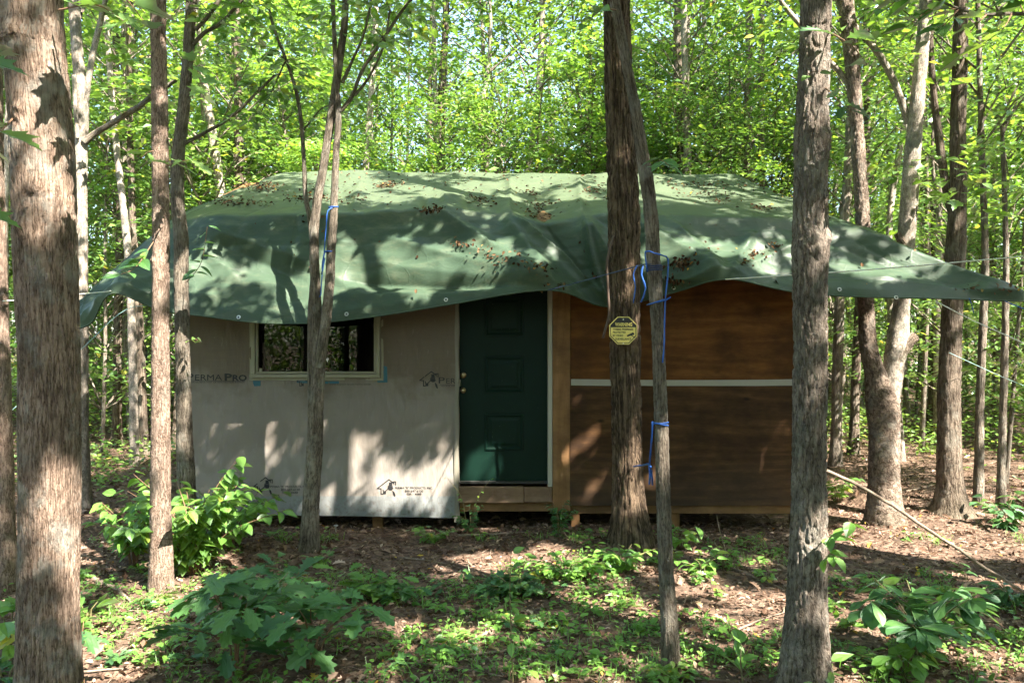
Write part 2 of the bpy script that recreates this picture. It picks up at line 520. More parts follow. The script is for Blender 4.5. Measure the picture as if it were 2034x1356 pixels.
# ------------------------------------------------------------------ trunks
def trunk_geo(pts, rad, seg, step, amp=0.004, freq=30, zs=0.2, lump=0.05, knots=(), flare=0.0, seed=0, fh=0.25):
    P, r = smooth_path(pts, rad, step)
    if flare:
        zz = P[:, 2] - P[0, 2]
        r = r * (1 + flare * np.exp(-np.clip(zz - 0.12, 0, None) / fh))
    V, Q, A = tube_geo(P, r, seg)
    m = len(P)
    V = V.reshape(m, seg, 3); Ac = A.reshape(m, seg, 3)
    ctr = P[:, None, :]
    d = V - ctr
    rr = np.linalg.norm(d, axis=-1)
    dn = d / (rr[..., None] + 1e-9)
    q = Ac + seed * 7.31
    lo = fbm(q * np.array([4, 4, 1.6]), 2) * lump * r.mean() * 2
    n1 = perlin(q * np.array([freq, freq, freq * zs]) + 0.8 * perlin(q * np.array([freq, freq, freq * zs * 1.5]) * 0.5)[..., None])
    n2 = perlin(q * np.array([freq, freq, freq * zs * 1.3]) * 2.3 + 5.1)
    h = (np.clip(np.abs(n1) * 5.5, 0, 1) - 0.6) * amp * 1.5 + n2 * amp * 0.7
    if flare:
        th = np.arctan2(Ac[..., 1], Ac[..., 0])
        zz = (P[:, 2] - P[0, 2])[:, None]
        lo = lo + flare * r.mean() * 0.55 * np.exp(-zz / (fh * 0.8)) * np.sin(th * 4 + seed) 
    V = V + dn * (lo + h)[..., None]
    for (kp, krad, kamp) in knots:
        dist = np.linalg.norm(V - np.asarray(kp), axis=-1) / krad
        V = V + dn * (kamp * np.exp(-dist ** 2 * 1.6) * (1 + 0.5 * n2))[..., None]
    return V.reshape(-1, 3), Q, A

def px_path(spec, D):
    """(px, py, width_px [, D]) rows -> world points and radii"""
    pts, rad = [], []
    for row in spec:
        d = row[3] if len(row) > 3 else D
        pts.append(W(row[0], row[1], d)); rad.append(row[2] / F * d / 2)
    return pts, rad

def extend_up(pts, rad, ztop, taper=0.5, lean=(0, 0)):
    a, b = pts[-2], pts[-1]
    dz = ztop - b[2]
    sl = (b - a) / max(1e-6, (b - a)[2])
    e = b + np.array([sl[0] * 0.5 * dz + lean[0], lean[1], dz])
    m = (b + e) / 2 + np.array([0.04, 0.02, 0])
    return pts + [m, e], rad + [rad[-1] * (1 + taper) / 2, rad[-1] * taper]

# ---- gaps cut in the crowns along sun rays to set lit patches
GAPS = []
def gap(px, py, D, rad):
    GAPS.append((W(px, py, D), rad * (1.15 if D != 7.6 else 1)))
def thin(pos):
    keep = np.ones(len(pos), bool)
    for t, rad in GAPS:
        v = pos - t
        al = v @ S
        pr = np.linalg.norm(v - al[:, None] * S[None], axis=1)
        keep &= ~((al > 0.25) & (pr < rad))
    return keep

for px, py, r_ in [(690, 880, .10), (700, 905, .13), (735, 890, .11), (760, 930, .13), (700, 955, .12), (660, 990, .13), (800, 950, .11), (840, 960, .16), (880, 940, .16),
                   (865, 985, .14), (860, 905, .07), (560, 885, .06), (525, 880, .05), (558, 910, .07), (740, 985, .05), (840, 1010, .08), (790, 1005, .06),
                   (700, 1015, .05), (620, 1000, .05)]:
    gap(px, py, 7.6, r_ * .85)
for px, py, r_ in [(945, 920, .10), (975, 905, .09), (1050, 880, .05), (1115, 905, .06), (1150, 900, .06), (1290, 950, .09), (1480, 945, .07), (1160, 985, .08)]:
    gap(px, py, 7.65, r_ + 0.03)
for px, py, D, r_ in [(230, 1290, 4.4, .28), (260, 1230, 4.9, .28), (190, 1330, 4.1, .22), (320, 1180, 5.5, .3), (200, 1090, 6.5, .3), (420, 1150, 5.7, .15),
                      (940, 1110, 6.3, .18), (1000, 1100, 6.4, .2), (900, 1135, 6.0, .16), (1230, 1060, 7.1, .15), (1080, 1085, 6.7, .16),
                      (1400, 1170, 5.5, .22), (1480, 1190, 5.3, .26), (1540, 1210, 5.1, .22), (1380, 1090, 6.6, .14), (1030, 1230, 4.9, .16), (1060, 1270, 4.6, .12),
                      (1750, 1040, 7.5, .28), (1850, 1060, 7.2, .34), (1950, 1070, 7.0, .36), (2010, 1060, 7.1, .3), (1700, 1000, 8.5, .4), (1760, 990, 8.7, .3), (1660, 960, 9.7, .4),
                      (1700, 1200, 5.2, .18), (1830, 1230, 4.9, .14), (1960, 1310, 4.3, .16), (850, 1320, 4.2, .1), (560, 1230, 4.9, .14), (1660, 1330, 4.1, .15), (650, 1345, 4.1, .1),
                      (1180, 1340, 4.1, .1), (430, 1050, 6.2, .25), (400, 980, 6.1, .25), (470, 960, 6.1, .2), (330, 1050, 6.1, .25), (450, 1100, 6.1, .2), (270, 1040, 6.1, .2),
                      (1120, 1120, 6.2, .2), (1050, 1150, 5.8, .14), (1250, 1120, 6.2, .14)]:
    gap(px, py, D, r_)
for py in range(60, 430, 40): gap(85 + (py - 60) * 0.03, py, 3.55, .13)
for py in range(930, 1110, 40): gap(110, py, 3.55, .13)
for py in range(440, 1170, 50): gap(320, py, 5.5, .10)
for py in range(520, 900, 50): gap(362, py, 6.55, .10)
for py in range(170, 460, 40): gap(163, py, 8.2, .09)
for py in range(300, 660, 40): gap(660, py, 6.6, .055)
for py in range(500, 650, 40): gap(1258, py, 6.7, .07)
for py in range(900, 1060, 40): gap(1250, py, 6.7, .09)
for py in range(680, 1030, 40): gap(1768, py, 7.8, .12)
for py in range(60, 660, 45): gap(1820, py, 7.8, .10)
for py in range(180, 560, 45): gap(1710, py, 7.8, .10)
for py in range(100, 1000, 60): gap(1895, py, 7.9, .07)
for py in range(1130, 1356, 45): gap(1628, py, 3.9, .05)
for py in range(300, 700, 70): gap(1625, py, 3.9, .05)
_r = np.random.default_rng(11)
for k in range(80):                                     # the roof slope lies in more sun than the skirt
    px = _r.uniform(620, 1560); py = _r.uniform(345, 412)
    D = 7.6 + (430 - py) / 85 * 2.0
    gap(px, py, D, _r.uniform(.09, .27))
for k in range(30):
    gap(_r.uniform(640, 980), _r.uniform(440, 600), 7.1, _r.uniform(.09, .18))
for k in range(14):
    gap(_r.uniform(380, 620), _r.uniform(450, 610), 7.1, _r.uniform(.09, .16))
for k in range(26):
    gap(_r.uniform(1300, 1900), _r.uniform(450, 570), 7.1, _r.uniform(.09, .18))
for k in range(170):
    py = _r.uniform(1070, 1356); gx_ = _r.uniform(0, 2034)
    if 310 < gx_ < 740 and py > 1090: continue
    gap(gx_, py, ground_D(py), _r.uniform(.05, .15))
for k in range(60):
    py = _r.uniform(985, 1110); gap(_r.uniform(1640, 2034), py, ground_D(py), _r.uniform(.08, .25))
for k in range(24):
    gap(_r.uniform(640, 905), _r.uniform(850, 1020), 7.6, _r.uniform(.04, .09))
for px, py in ((880, 500), (930, 520), (985, 550), (850, 515), (1010, 470), (1120, 460), (1040, 560), (1450, 490), (1390, 480)):
    gap(px, py, 7.1, .11)

def crown_leaves(r, base, z0, z1, rad, ncl, nper, size, mb, tpl='simple', mi=0, spray=0.6, carve=True, ymin=None, limb_mi=None, limb_r=0.012, mi2=None, tpl2=None):
    """a crown about the vertical through base between heights z0 and z1"""
    t = r.uniform(0, 1, ncl)
    z = z0 + (z1 - z0) * t
    prof = np.sqrt(np.clip(np.sin(np.pi * np.clip(0.12 + 0.86 * t, 0, 1)), 0.05, 1))
    th = r.uniform(0, 2 * np.pi, ncl)
    rr = rad * prof * np.sqrt(r.uniform(0.05, 1, ncl))
    C = np.stack([base[0] + rr * np.cos(th), base[1] + rr * np.sin(th), z], -1)
    if limb_mi is not None:
        for c in C[::2]:
            a = np.array([base[0], base[1], max(z0 * 0.8, c[2] - 0.55 * math.hypot(c[0] - base[0], c[1] - base[1]) - 0.3)])
            if carve:
                tt = np.linspace(0, 1, 14)[:, None]
                if not thin(a * (1 - tt) + c * tt + np.array([0, 0, .06])).all(): continue
            mdl = a * 0.45 + c * 0.55 + np.array([0, 0, 0.12])
            mb.tube(np.array([a, mdl, c]), [limb_r * 2, limb_r * 1.2, limb_r * 0.4], 4, limb_mi, cap=False)
    p, yw, pt, rl, sz = sprays(r, C, nper, spray, 0.07, size)
    sz = sz * np.repeat(r.uniform(.72, 1.3, ncl), nper)
    k = thin(p) if carve else np.ones(len(p), bool)
    if mi2 is None:
        add_leaves(mb, tpl, p[k], yw[k], pt[k], rl[k], sz[k], mi)
    else:
        q = np.repeat(r.uniform(0, 1, ncl) < .45, nper)
        for sel, m_, tp in ((k & ~q, mi, tpl), (k & q, mi2, tpl2 or tpl)):
            add_leaves(mb, tp, p[sel], yw[sel], pt[sel], rl[sel], sz[sel], m_)

# ================================================================== SETTING: ground
def build_ground():
    xs = np.concatenate([[-600, -300, -150, -80, -50, -36, -28, -22, -18, -15], np.arange(-12.5, 12.6, 0.11), [15, 18, 22, 28, 36, 50, 80, 150, 300, 600]])
    ys = np.concatenate([[-300, -150, -80, -40, -20, -10, -6, -3, -1], np.arange(0, 14, 0.11), np.arange(14.2, 24, 0.4), [25, 28, 32, 38, 46, 60, 90, 150, 300, 600, 900]])
    X, Y = np.meshgrid(xs, ys, indexing='ij')
    Z = gz(X, Y)
    near = (np.abs(X) < 12.5) & (Y > 0) & (Y < 14)
    q = np.stack([X * 9, Y * 9, X * 0 + 2], -1)
    Z = Z + np.where(near, perlin(q) * 0.012, 0)
    V = np.stack([X, Y, Z], -1).reshape(-1, 3)
    ny = len(ys)
    i = np.arange(len(xs) - 1)[:, None] * ny; j = np.arange(ny - 1)[None]
    Q = np.stack([i + j, i + ny + j, i + ny + j + 1, i + j + 1], -1).reshape(-1, 4)
    m, nt, out = nodes('leaf_mould')
    tc = N(nt, 'TexCoord').outputs['Object']
    wv = N(nt, 'TexNoise'); wv.inputs['Scale'].default_value = 14; nt.links.new(tc, wv.inputs['Vector'])
    vm = N(nt, 'VectorMath', operation='MULTIPLY_ADD'); nt.links.new(wv.outputs['Color'], vm.inputs[0]); vm.inputs[1].default_value = (.06, .06, .06); nt.links.new(tc, vm.inputs[2])
    vo = N(nt, 'TexVoronoi', feature='F1'); vo.inputs['Scale'].default_value = 24; nt.links.new(vm.outputs[0], vo.inputs['Vector'])
    rc = N(nt, 'SeparateColor'); nt.links.new(vo.outputs['Color'], rc.inputs[0])
    c = ramp(nt, rc.outputs[0], [(0.0, (0.07, 0.045, 0.032)), (0.4, (0.15, 0.096, 0.068)), (0.75, (0.24, 0.155, 0.11)), (1.0, (0.36, 0.25, 0.18))])
    soil = ramp(nt, noise(nt, tc, 60, 5, .7), [(0.3, (0.04, 0.027, 0.019)), (0.7, (0.17, 0.112, 0.08))])
    c = mixc(nt, ramp(nt, noise(nt, tc, 3.2, 5, .65), [(0.42, g(0.15)), (0.62, g(0.8))]), c, soil)
    moss = ramp(nt, noise(nt, tc, 1.4, 4, .6), [(0.60, g(0)), (0.75, g(0.35))])
    c = mixc(nt, moss, c, (0.05, 0.065, 0.02))
    h = math_(nt, 'ADD', math_(nt, 'MULTIPLY', vo.outputs['Distance'], 0.7), noise(nt, tc, 70, 5, .7))
    principled(nt, out, c, 0.9, bump(nt, h, 1.0, 0.02), 0.2)
    o = link('ground', new_mesh('ground', V, Q.ravel(), np.arange(len(Q)) * 4, [m], True))
    tag(o, 'brown leaf-strewn forest floor', None, None, 'structure')
build_ground()

# ================================================================== CABIN
CD = 7.6                       # distance of the front wall
def cx(px, D=CD): return (px - CX) / F * D
def cz(py, D=CD): return H - (py - CY) / F * D

def wood(name, a, b, c, scale=1.0, axis='x', weather=0.0, knots=True):
    m, nt, out = nodes(name)
    tc = N(nt, 'TexCoord').outputs['Object']
    st = (1.1, 8, 8) if axis == 'x' else (8, 8, 1.1)
    v = mapping(nt, tc, tuple(q * scale for q in st))
    d = noise(nt, v, 1.4, 4, .55)
    wv = N(nt, 'TexWave', wave_type='BANDS', bands_direction='Z' if axis == 'x' else 'X')
    wv.inputs['Scale'].default_value = 0.35; wv.inputs['Distortion'].default_value = 14; wv.inputs['Detail'].default_value = 3; wv.inputs['Detail Scale'].default_value = 1.2
    nt.links.new(v, wv.inputs['Vector'])
    fine = noise(nt, mapping(nt, tc, (4, 110, 110) if axis == 'x' else (110, 110, 4)), 2.2, 5, .7, .4)
    f = math_(nt, 'ADD', math_(nt, 'MULTIPLY', wv.outputs['Fac'], 0.13), math_(nt, 'ADD', math_(nt, 'MULTIPLY', fine, 0.62), math_(nt, 'MULTIPLY', d, 0.27)))
    col = ramp(nt, f, [(0.27, a), (0.5, b), (0.74, c)])
    big = noise(nt, mapping(nt, tc, (1.2, 1, 2.0)), 1.6, 5, .65)
    col = mixc(nt, ramp(nt, big, [(0.40, g(0)), (0.62, g(0.7))]), col, tuple(q * 0.55 for q in a))
    if knots:
        vo = N(nt, 'TexVoronoi', feature='F1'); vo.inputs['Scale'].default_value = 2.1
        nt.links.new(mapping(nt, tc, (0.8, 0, 1.6), (0.3, 0, 0.2)), vo.inputs['Vector'])
        col = mixc(nt, ramp(nt, vo.outputs['Distance'], [(0.03, g(0.85)), (0.085, g(0))]), col, tuple(q * 0.3 for q in a))
    if weather:
        z = N(nt, 'SeparateXYZ'); nt.links.new(tc, z.inputs[0])
        w = math_(nt, 'ADD', z.outputs[2], math_(nt, 'MULTIPLY', d, 0.5))
        col = mixc(nt, ramp(nt, w, [(0.30, g(weather)), (1.0, g(0))]), col, (0.06, 0.05, 0.042))
    principled(nt, out, col, 0.75, bump(nt, f, 0.5, 0.004), 0.25)
    return m

M['ply_up'] = wood('ply_up', (0.062, 0.021, 0.004), (0.135, 0.051, 0.010), (0.215, 0.092, 0.022))
M['ply_low'] = wood('ply_low', (0.025, 0.010, 0.003), (0.066, 0.030, 0.0095), (0.125, 0.062, 0.022), weather=0.4)
M['timber'] = wood('timber', (0.16, 0.08, 0.033), (0.235, 0.125, 0.052), (0.30, 0.17, 0.078), 1.3, 'z')
M['board'] = wood('board', (0.16, 0.098, 0.058), (0.22, 0.14, 0.09), (0.28, 0.19, 0.13), 1.2)
M['joist'] = wood('joist', (0.15, 0.08, 0.034), (0.21, 0.118, 0.05), (0.26, 0.15, 0.072), 1.2)
M['cream'] = plain('cream', (0.26, 0.245, 0.175), 0.45, 0.4, var=0.06, bmp=0.03)
M['white_trim'] = plain('white_trim', (0.32, 0.305, 0.26), 0.5, var=0.08, bmp=0.05)
M['inside_shade'] = plain('inside_shade', (0.03, 0.028, 0.025), 0.9)  # interior darkness put into the colour of the boards
M['black_ink'] = plain('black_ink', (0.012, 0.012, 0.013), 0.6)
M['grey_ink'] = plain('grey_ink', (0.05, 0.048, 0.045), 0.6)
M['brass'] = plain('brass', (0.35, 0.27, 0.15), 0.35, metal=0.9)
M['blue_tape'] = plain('blue_tape', (0.02, 0.10, 0.145), 0.6)
M['blue_rope'] = plain('blue_rope', (0.012, 0.080, 0.33), 0.55, var=0.3, scale=60)
M['navy_rope'] = plain('navy_rope', (0.02, 0.04, 0.11), 0.6)
M['white_rope'] = plain('white_rope', (0.66, 0.66, 0.60), 0.7, var=0.15, scale=60)
M['cyan_rope'] = plain('cyan_rope', (0.30, 0.46, 0.45), 0.7)
M['steel'] = plain('steel', (0.55, 0.55, 0.52), 0.35, metal=0.8)

def wrap_mat():
    m, nt, out = nodes('house_wrap')
    tc = N(nt, 'TexCoord').outputs['Object']
    z = N(nt, 'SeparateXYZ'); nt.links.new(tc, z.inputs[0])
    n1 = noise(nt, mapping(nt, tc, (1.0, 1, 1.3)), 1.8, 5, .6)
    grain = noise(nt, mapping(nt, tc, (2.0, 20, 26)), 2.0, 4, .6)
    ply_shade = mixc(nt, grain, (0.075, 0.050, 0.025), (0.11, 0.075, 0.040))
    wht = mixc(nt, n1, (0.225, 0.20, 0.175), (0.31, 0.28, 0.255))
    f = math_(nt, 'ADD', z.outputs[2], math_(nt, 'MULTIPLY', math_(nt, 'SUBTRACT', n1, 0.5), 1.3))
    c = mixc(nt, ramp(nt, f, [(0.55, g(0.10)), (0.62, g(0.12)), (0.74, g(0.35)), (1.0, g(0.35))]), wht, ply_shade)
    c2 = mixc(nt, ramp(nt, math_(nt, 'MULTIPLY', f, 0.4), [(0.50, g(0)), (0.62, g(0.72))]), c, ply_shade)  # sheathing tan showing through, darkened upward to put shade into the colour
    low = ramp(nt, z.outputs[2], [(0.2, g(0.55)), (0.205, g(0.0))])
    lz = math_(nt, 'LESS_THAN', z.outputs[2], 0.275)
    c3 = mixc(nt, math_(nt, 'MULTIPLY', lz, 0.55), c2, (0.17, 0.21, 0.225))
    scr = noise(nt, mapping(nt, tc, (5, 1, 1.2), rot=(0, R(20), 0)), 5, 4, .7)
    c3 = mixc(nt, ramp(nt, scr, [(0.62, g(0)), (0.72, g(0.25))]), c3, (0.34, 0.32, 0.295))
    wx = N(nt, 'TexWave', wave_type='BANDS', bands_direction='X'); wx.inputs['Scale'].default_value = 42; nt.links.new(tc, wx.inputs['Vector'])
    wz = N(nt, 'TexWave', wave_type='BANDS', bands_direction='Z'); wz.inputs['Scale'].default_value = 42; nt.links.new(tc, wz.inputs['Vector'])
    wr = noise(nt, mapping(nt, tc, (3.2, 1, 0.8), rot=(0, R(14), 0)), 3.0, 4, .55)
    h = math_(nt, 'ADD', math_(nt, 'MULTIPLY', math_(nt, 'ADD', wx.outputs['Fac'], wz.outputs['Fac']), 0.05), math_(nt, 'MULTIPLY', wr, 1.6))
    mud = noise(nt, mapping(nt, tc, (1, 1, 1)), 26, 5, .75)
    mz = ramp(nt, z.outputs[2], [(0.12, g(.5)), (0.42, g(0))])
    c3 = mixc(nt, math_(nt, 'MULTIPLY', mz, ramp(nt, mud, [(0.50, g(0)), (0.62, g(1))])), c3, (0.12, 0.085, 0.06))
    principled(nt, out, c3, 0.42, bump(nt, h, 0.55, 0.02), 0.35)
    return m
M['wrap'] = wrap_mat()

def door_mat():
    m, nt, out = nodes('door_paint')
    tc = N(nt, 'TexCoord').outputs['Object']
    n = noise(nt, tc, 5, 5, .65)
    c = mixc(nt, n, (0.0018, 0.011, 0.007), (0.004, 0.020, 0.0135))
    sp = noise(nt, tc, 70, 2, .5)
    c = mixc(nt, ramp(nt, sp, [(0.70, g(0)), (0.76, g(0.5))]), c, (0.10, 0.14, 0.11))
    principled(nt, out, c, 0.5, bump(nt, noise(nt, tc, 40, 3), 0.12, 0.004), 0.14)
    return m
M['door'] = door_mat()

def glass_mat():
    m, nt, out = nodes('glass')
    t = N(nt, 'BsdfTransparent'); t.inputs[0].default_value = (0.5, 0.55, 0.52, 1)
    gl = N(nt, 'BsdfGlossy'); gl.inputs['Roughness'].default_value = 0.015
    fr = N(nt, 'Fresnel'); fr.inputs[0].default_value = 1.55
    mx = N(nt, 'MixShader')
    nt.links.new(math_(nt, 'MULTIPLY', fr.outputs[0], 0.75), mx.inputs[0])
    nt.links.new(t.outputs[0], mx.inputs[1]); nt.links.new(gl.outputs[0], mx.inputs[2])
    nt.links.new(mx.outputs[0], out.inputs[0])
    return m
M['glass'] = glass_mat()

cabin = thing('cabin', 'small raised plywood cabin with a dark green door and pale house wrap', 'cabin', (0, CD, 0))

# text helper -------------------------------------------------------
def text_geo(s, x0, x1, z0, z1, y, bold=0.0):
    """letters filling the box x0..x1, z0..z1 in the plane y, facing the viewer"""
    cu = bpy.data.curves.new('t', 'FONT'); cu.body = s; cu.resolution_u = 3
    cu.offset = bold
    cu.fill_mode = 'FRONT'
    o = bpy.data.objects.new('t', cu); COL.objects.link(o)
    dg = bpy.context.evaluated_depsgraph_get(); dg.update()
    me = bpy.data.meshes.new_from_object(o.evaluated_get(dg))
    V = np.array([v.co for v in me.vertices]); Fc = [tuple(p.vertices) for p in me.polygons]
    bpy.data.objects.remove(o); bpy.data.curves.remove(cu); bpy.data.meshes.remove(me)
    lo, hi = V.min(0), V.max(0)
    X = x0 + (V[:, 0] - lo[0]) / (hi[0] - lo[0]) * (x1 - x0)
    Z = z0 + (V[:, 1] - lo[1]) / (hi[1] - lo[1]) * (z1 - z0)
    return np.stack([X, np.full(len(X), y), Z], -1), Fc

YF = CD - 0.016                 # just proud of the wrap

def wrap_y(x, z):
    """the wrap is not quite flat"""
    x = np.asarray(x, float); z = np.asarray(z, float)
    p = np.stack([x * 2.2 + z * 0.6, z * 0.7 - x * 0.15, 0 * x + 1.3], -1)
    q = np.stack([x * 7.0 + z * 2.5, z * 1.6, 0 * x + 9.1], -1)
    d = np.stack([x * 1.5 - z * 3.2, x * .8 + z * .5, 0 * x + 4.4], -1)
    e = np.stack([x * 5.0 + z * 4.5, z * 1.2 - x, 0 * x + 6.4], -1)
    return perlin(p) * 0.018 + np.abs(perlin(q)) * 0.014 - np.abs(perlin(d)) * 0.016 + np.abs(perlin(e)) * 0.008 - .008

def build_wrap():
    x0, x1 = cx(366), cx(909)
    nx, nz = 150, 120
    u = np.linspace(0, 1, nx)[:, None]; v = np.linspace(0, 1, nz)[None]
    zt = cz(450)
    zb = cz(1019 + 9 * u)
    X = x0 + (x1 - x0) * u + 0 * v
    Z = zb + (zt - zb) * v
    Y = CD + wrap_y(X, Z)
    V = np.stack([X, Y, Z], -1).reshape(-1, 3)
    i = np.arange(nx - 1)[:, None] * nz; j = np.arange(nz - 1)[None]
    Q = np.stack([i + j, i + nz + j, i + nz + j + 1, i + j + 1], -1).reshape(-1, 4)
    # leave the window opening out
    C = V[Q].mean(1)
    hole = (C[:, 0] > cx(505)) & (C[:, 0] < cx(752)) & (C[:, 2] > cz(745)) & (C[:, 2] < cz(480))
    Q = Q[~hole]
    mb = MB(); mb.add(V, Q)
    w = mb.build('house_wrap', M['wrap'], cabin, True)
    # hanging strip at its edge
    e = MB()
    n = 40
    zz = np.linspace(cz(1036), cz(560), n)
    xl = cx(904) + 0.004 * np.sin(zz * 9) - 0.008 * (zz < 1.2); xr = cx(911.5) + 0.003 * np.sin(zz * 13 + 1)
    yy = CD - 0.02 + 0.008 * np.sin(zz * 5)
    V = np.concatenate([np.stack([xl, yy, zz], -1), np.stack([xr, yy - 0.012, zz], -1), np.stack([xr + 0.002, yy + 0.06, zz], -1)])
    Q = []
    for k in range(n - 1):
        Q += [(k, n + k, n + k + 1, k + 1), (n + k, 2 * n + k, 2 * n + k + 1, n + k + 1)]
    e.add(V, Q)
    M['wrap_edge'] = plain('wrap_edge', (0.19, 0.175, 0.14), 0.5)
    e.build('wrap_edge', M['wrap_edge'], cabin, True)['label'] = 'pale loose edge of the wrap beside the door'
    return w
wrap = build_wrap()

# printing on the wrap ---------------------------------------------
def house_logo(mb, px, py, s):
    """px,py: left corner of the roof; s: photo pixels of its width"""
    y = YF
    def P(a, b): return (cx(px + a * s), cz(py + b * s))
    def stroke(pts, w):
        for a, b in zip(pts[:-1], pts[1:]):
            dx, dy = b[0] - a[0], b[1] - a[1]
            L = math.hypot(dx, dy); nx_, ny_ = -dy / L * w / 2, dx / L * w / 2
            ex, ey = dx / L * w * .3, dy / L * w * .3
            q = [P(a[0] - ex + nx_, a[1] - ey + ny_), P(b[0] + ex + nx_, b[1] + ey + ny_), P(b[0] + ex - nx_, b[1] + ey - ny_), P(a[0] - ex - nx_, a[1] - ey - ny_)]
            mb.add([(x, y, z) for x, z in q], [(0, 1, 2, 3)])
    stroke([(0.2, 0.02), (0, 0), (0.62, -0.47), (0.86, -0.28)], 0.05)
    stroke([(0.80, -0.34), (0.98, -0.36), (0.98, -0.18)], 0.045)
    stroke([(0.90, -0.34), (0.88, -0.2)], 0.03)
    stroke([(0.20, 0.0), (0.20, 0.30), (0.30, 0.30)], 0.05)
    def blob(pts):
        mb.add([(x, y, z) for x, z in (P(*p) for p in pts)], [tuple(range(len(pts)))])
    blob([(0.62, -0.32), (0.78, -0.32), (0.80, -0.18), (0.72, -0.12), (0.62, -0.17)])
    blob([(0.58, -0.16), (0.82, -0.16), (0.82, -0.11), (0.56, -0.11)])
    blob([(0.56, -0.10), (0.82, -0.10), (0.84, 0.02), (0.78, 0.10), (0.66, 0.10), (0.56, 0.02)])
    stroke([(0.60, 0.0), (0.42, 0.16), (0.32, 0.17), (0.30, 0.06)], 0.045)
    blob([(0.30, 0.20), (0.47, 0.18), (0.45, 0.31), (0.31, 0.31)])
    blob([(0.80, 0.10), (0.92, 0.22), (0.97, 0.40), (0.93, 0.46), (0.84, 0.32)])
    stroke([(0.80, 0.0), (0.86, 0.01)], 0.03)

def lettering(parts, name='lettering'):
    mb = MB()
    for s, a, b, c, d, bold in parts:
        V, Fc = text_geo(s, cx(a), cx(b), cz(d), cz(c), YF, bold)
        mb.add(V, Fc)
    return mb
def ink(mb, name):
    for V in mb.V:
        V[:, 1] = CD + wrap_y(V[:, 0], V[:, 2]) - 0.0035
    return mb.build(name, M['black_ink'], wrap)
mb = lettering([('P', 372, 385, 741.5, 756, 0), ('ERMA', 388, 442, 743.5, 755, 0), ('P', 447, 462, 741.5, 756, .03), ('RO', 463, 491, 744, 756, .03),
                ('WATER RESISTANT AIR INFILTRATION BARRIER', 378, 487, 757.6, 760.2, 0)])
mb.add([(cx(a), YF, cz(b)) for a, b in ((378, 755.9), (488, 757.0), (488, 756.2), (378, 755.1))], [(0, 1, 2, 3)])
ink(mb, 'lettering')
mb = lettering([('P', 871.5, 883.5, 749, 761, 0), ('ER', 886.5, 905, 751.3, 761.5, 0), ('WATER RES', 876, 905, 765.5, 767.8, 0)])
mb.add([(cx(a), YF, cz(b)) for a, b in ((874, 764.0), (905, 764.8), (905, 764.0), (874, 763.2))], [(0, 1, 2, 3)])
house_logo(mb, 834, 755, 37)
ink(mb, 'logo')
mb = lettering([('PERMA "R" PRODUCTS, INC.', 538, 613, 963.5, 968, .01), ('800-647-6130', 559, 596, 969.5, 974, .01), ('ESR - 4688', 562, 592, 975.5, 979.5, .01)])
house_logo(mb, 505, 965, 37)
ink(mb, 'logo')
mb = lettering([('PERMA "R" PRODUCTS, INC.', 785, 860, 966, 971, .01), ('800-647-6130', 804, 841, 972.5, 977, .01), ('ESR - 4688', 808, 837, 978.5, 982.5, .01)])
house_logo(mb, 750, 969, 37)
ink(mb, 'logo')
mb = lettering([('WATER RESISTANT AIR INFILTRATION BARRIER', 655, 738, 761.8, 764.4, 0)])
house_logo(mb, 590, 757, 30)
ink(mb, 'lettering')

# window ------------------------------------------------------------
def frame_ring(mb, a, b, c, d, w, y0, y1, bev=0.004):
    """rectangular ring, outer px a..b by c..d (py), px width w"""
    mb.box(cx(a), cx(b), y0, y1, cz(d), cz(d - w), 0, bev)
    mb.box(cx(a), cx(b), y0, y1, cz(c + w), cz(c), 0, bev)
    mb.box(cx(a), cx(a + w), y0 + .0005, y1, cz(d - w), cz(c + w), 0, bev)
    mb.box(cx(b - w), cx(b), y0 + .0005, y1, cz(d - w), cz(c + w), 0, bev)
win = bpy.data.objects.new('window', None); COL.objects.link(win); win.parent = cabin
win.location = (cx(628), 0, cz(620))
mb = MB(); frame_ring(mb, 496, 762, 470, 755, 5, CD - .012, CD + .03, .003); mb.build('nailing_flange', M['cream'], win)
mb = MB(); frame_ring(mb, 501.5, 756, 475, 750, 7.5, CD - .045, CD + .03, .005); mb.build('frame', M['cream'], win)
mb = MB(); frame_ring(mb, 509.5, 748, 483, 742, 4.5, CD - .028, CD + .03, .004)
mb.box(cx(622), cx(640), CD - .026, CD + .02, cz(737), cz(488), 0, .004)
mb.build('sash', M['cream'], win)
mb = MB(); mb.box(cx(513), cx(744), CD - .004, CD + .002, cz(738), cz(487)); mb.build('pane', M['glass'], win)
mb = MB(); mb.box(cx(516), cx(522), CD - .03, CD - .006, cz(737.5), cz(731), 0, .002); mb.build('latch', M['cream'], win)
for poly in ([(482, 733), (496, 729), (496, 748), (484, 750)], [(503, 756), (518, 756), (518, 766), (504, 767)],
             [(762, 726), (769, 728), (770, 759), (640, 762), (590, 760), (590, 756), (640, 757), (762, 756)]):
    mb = MB(); mb.prism([(cx(a), cz(b)) for a, b in poly], CD - .009, CD - .003); mb.build('tape', M['blue_tape'], win)

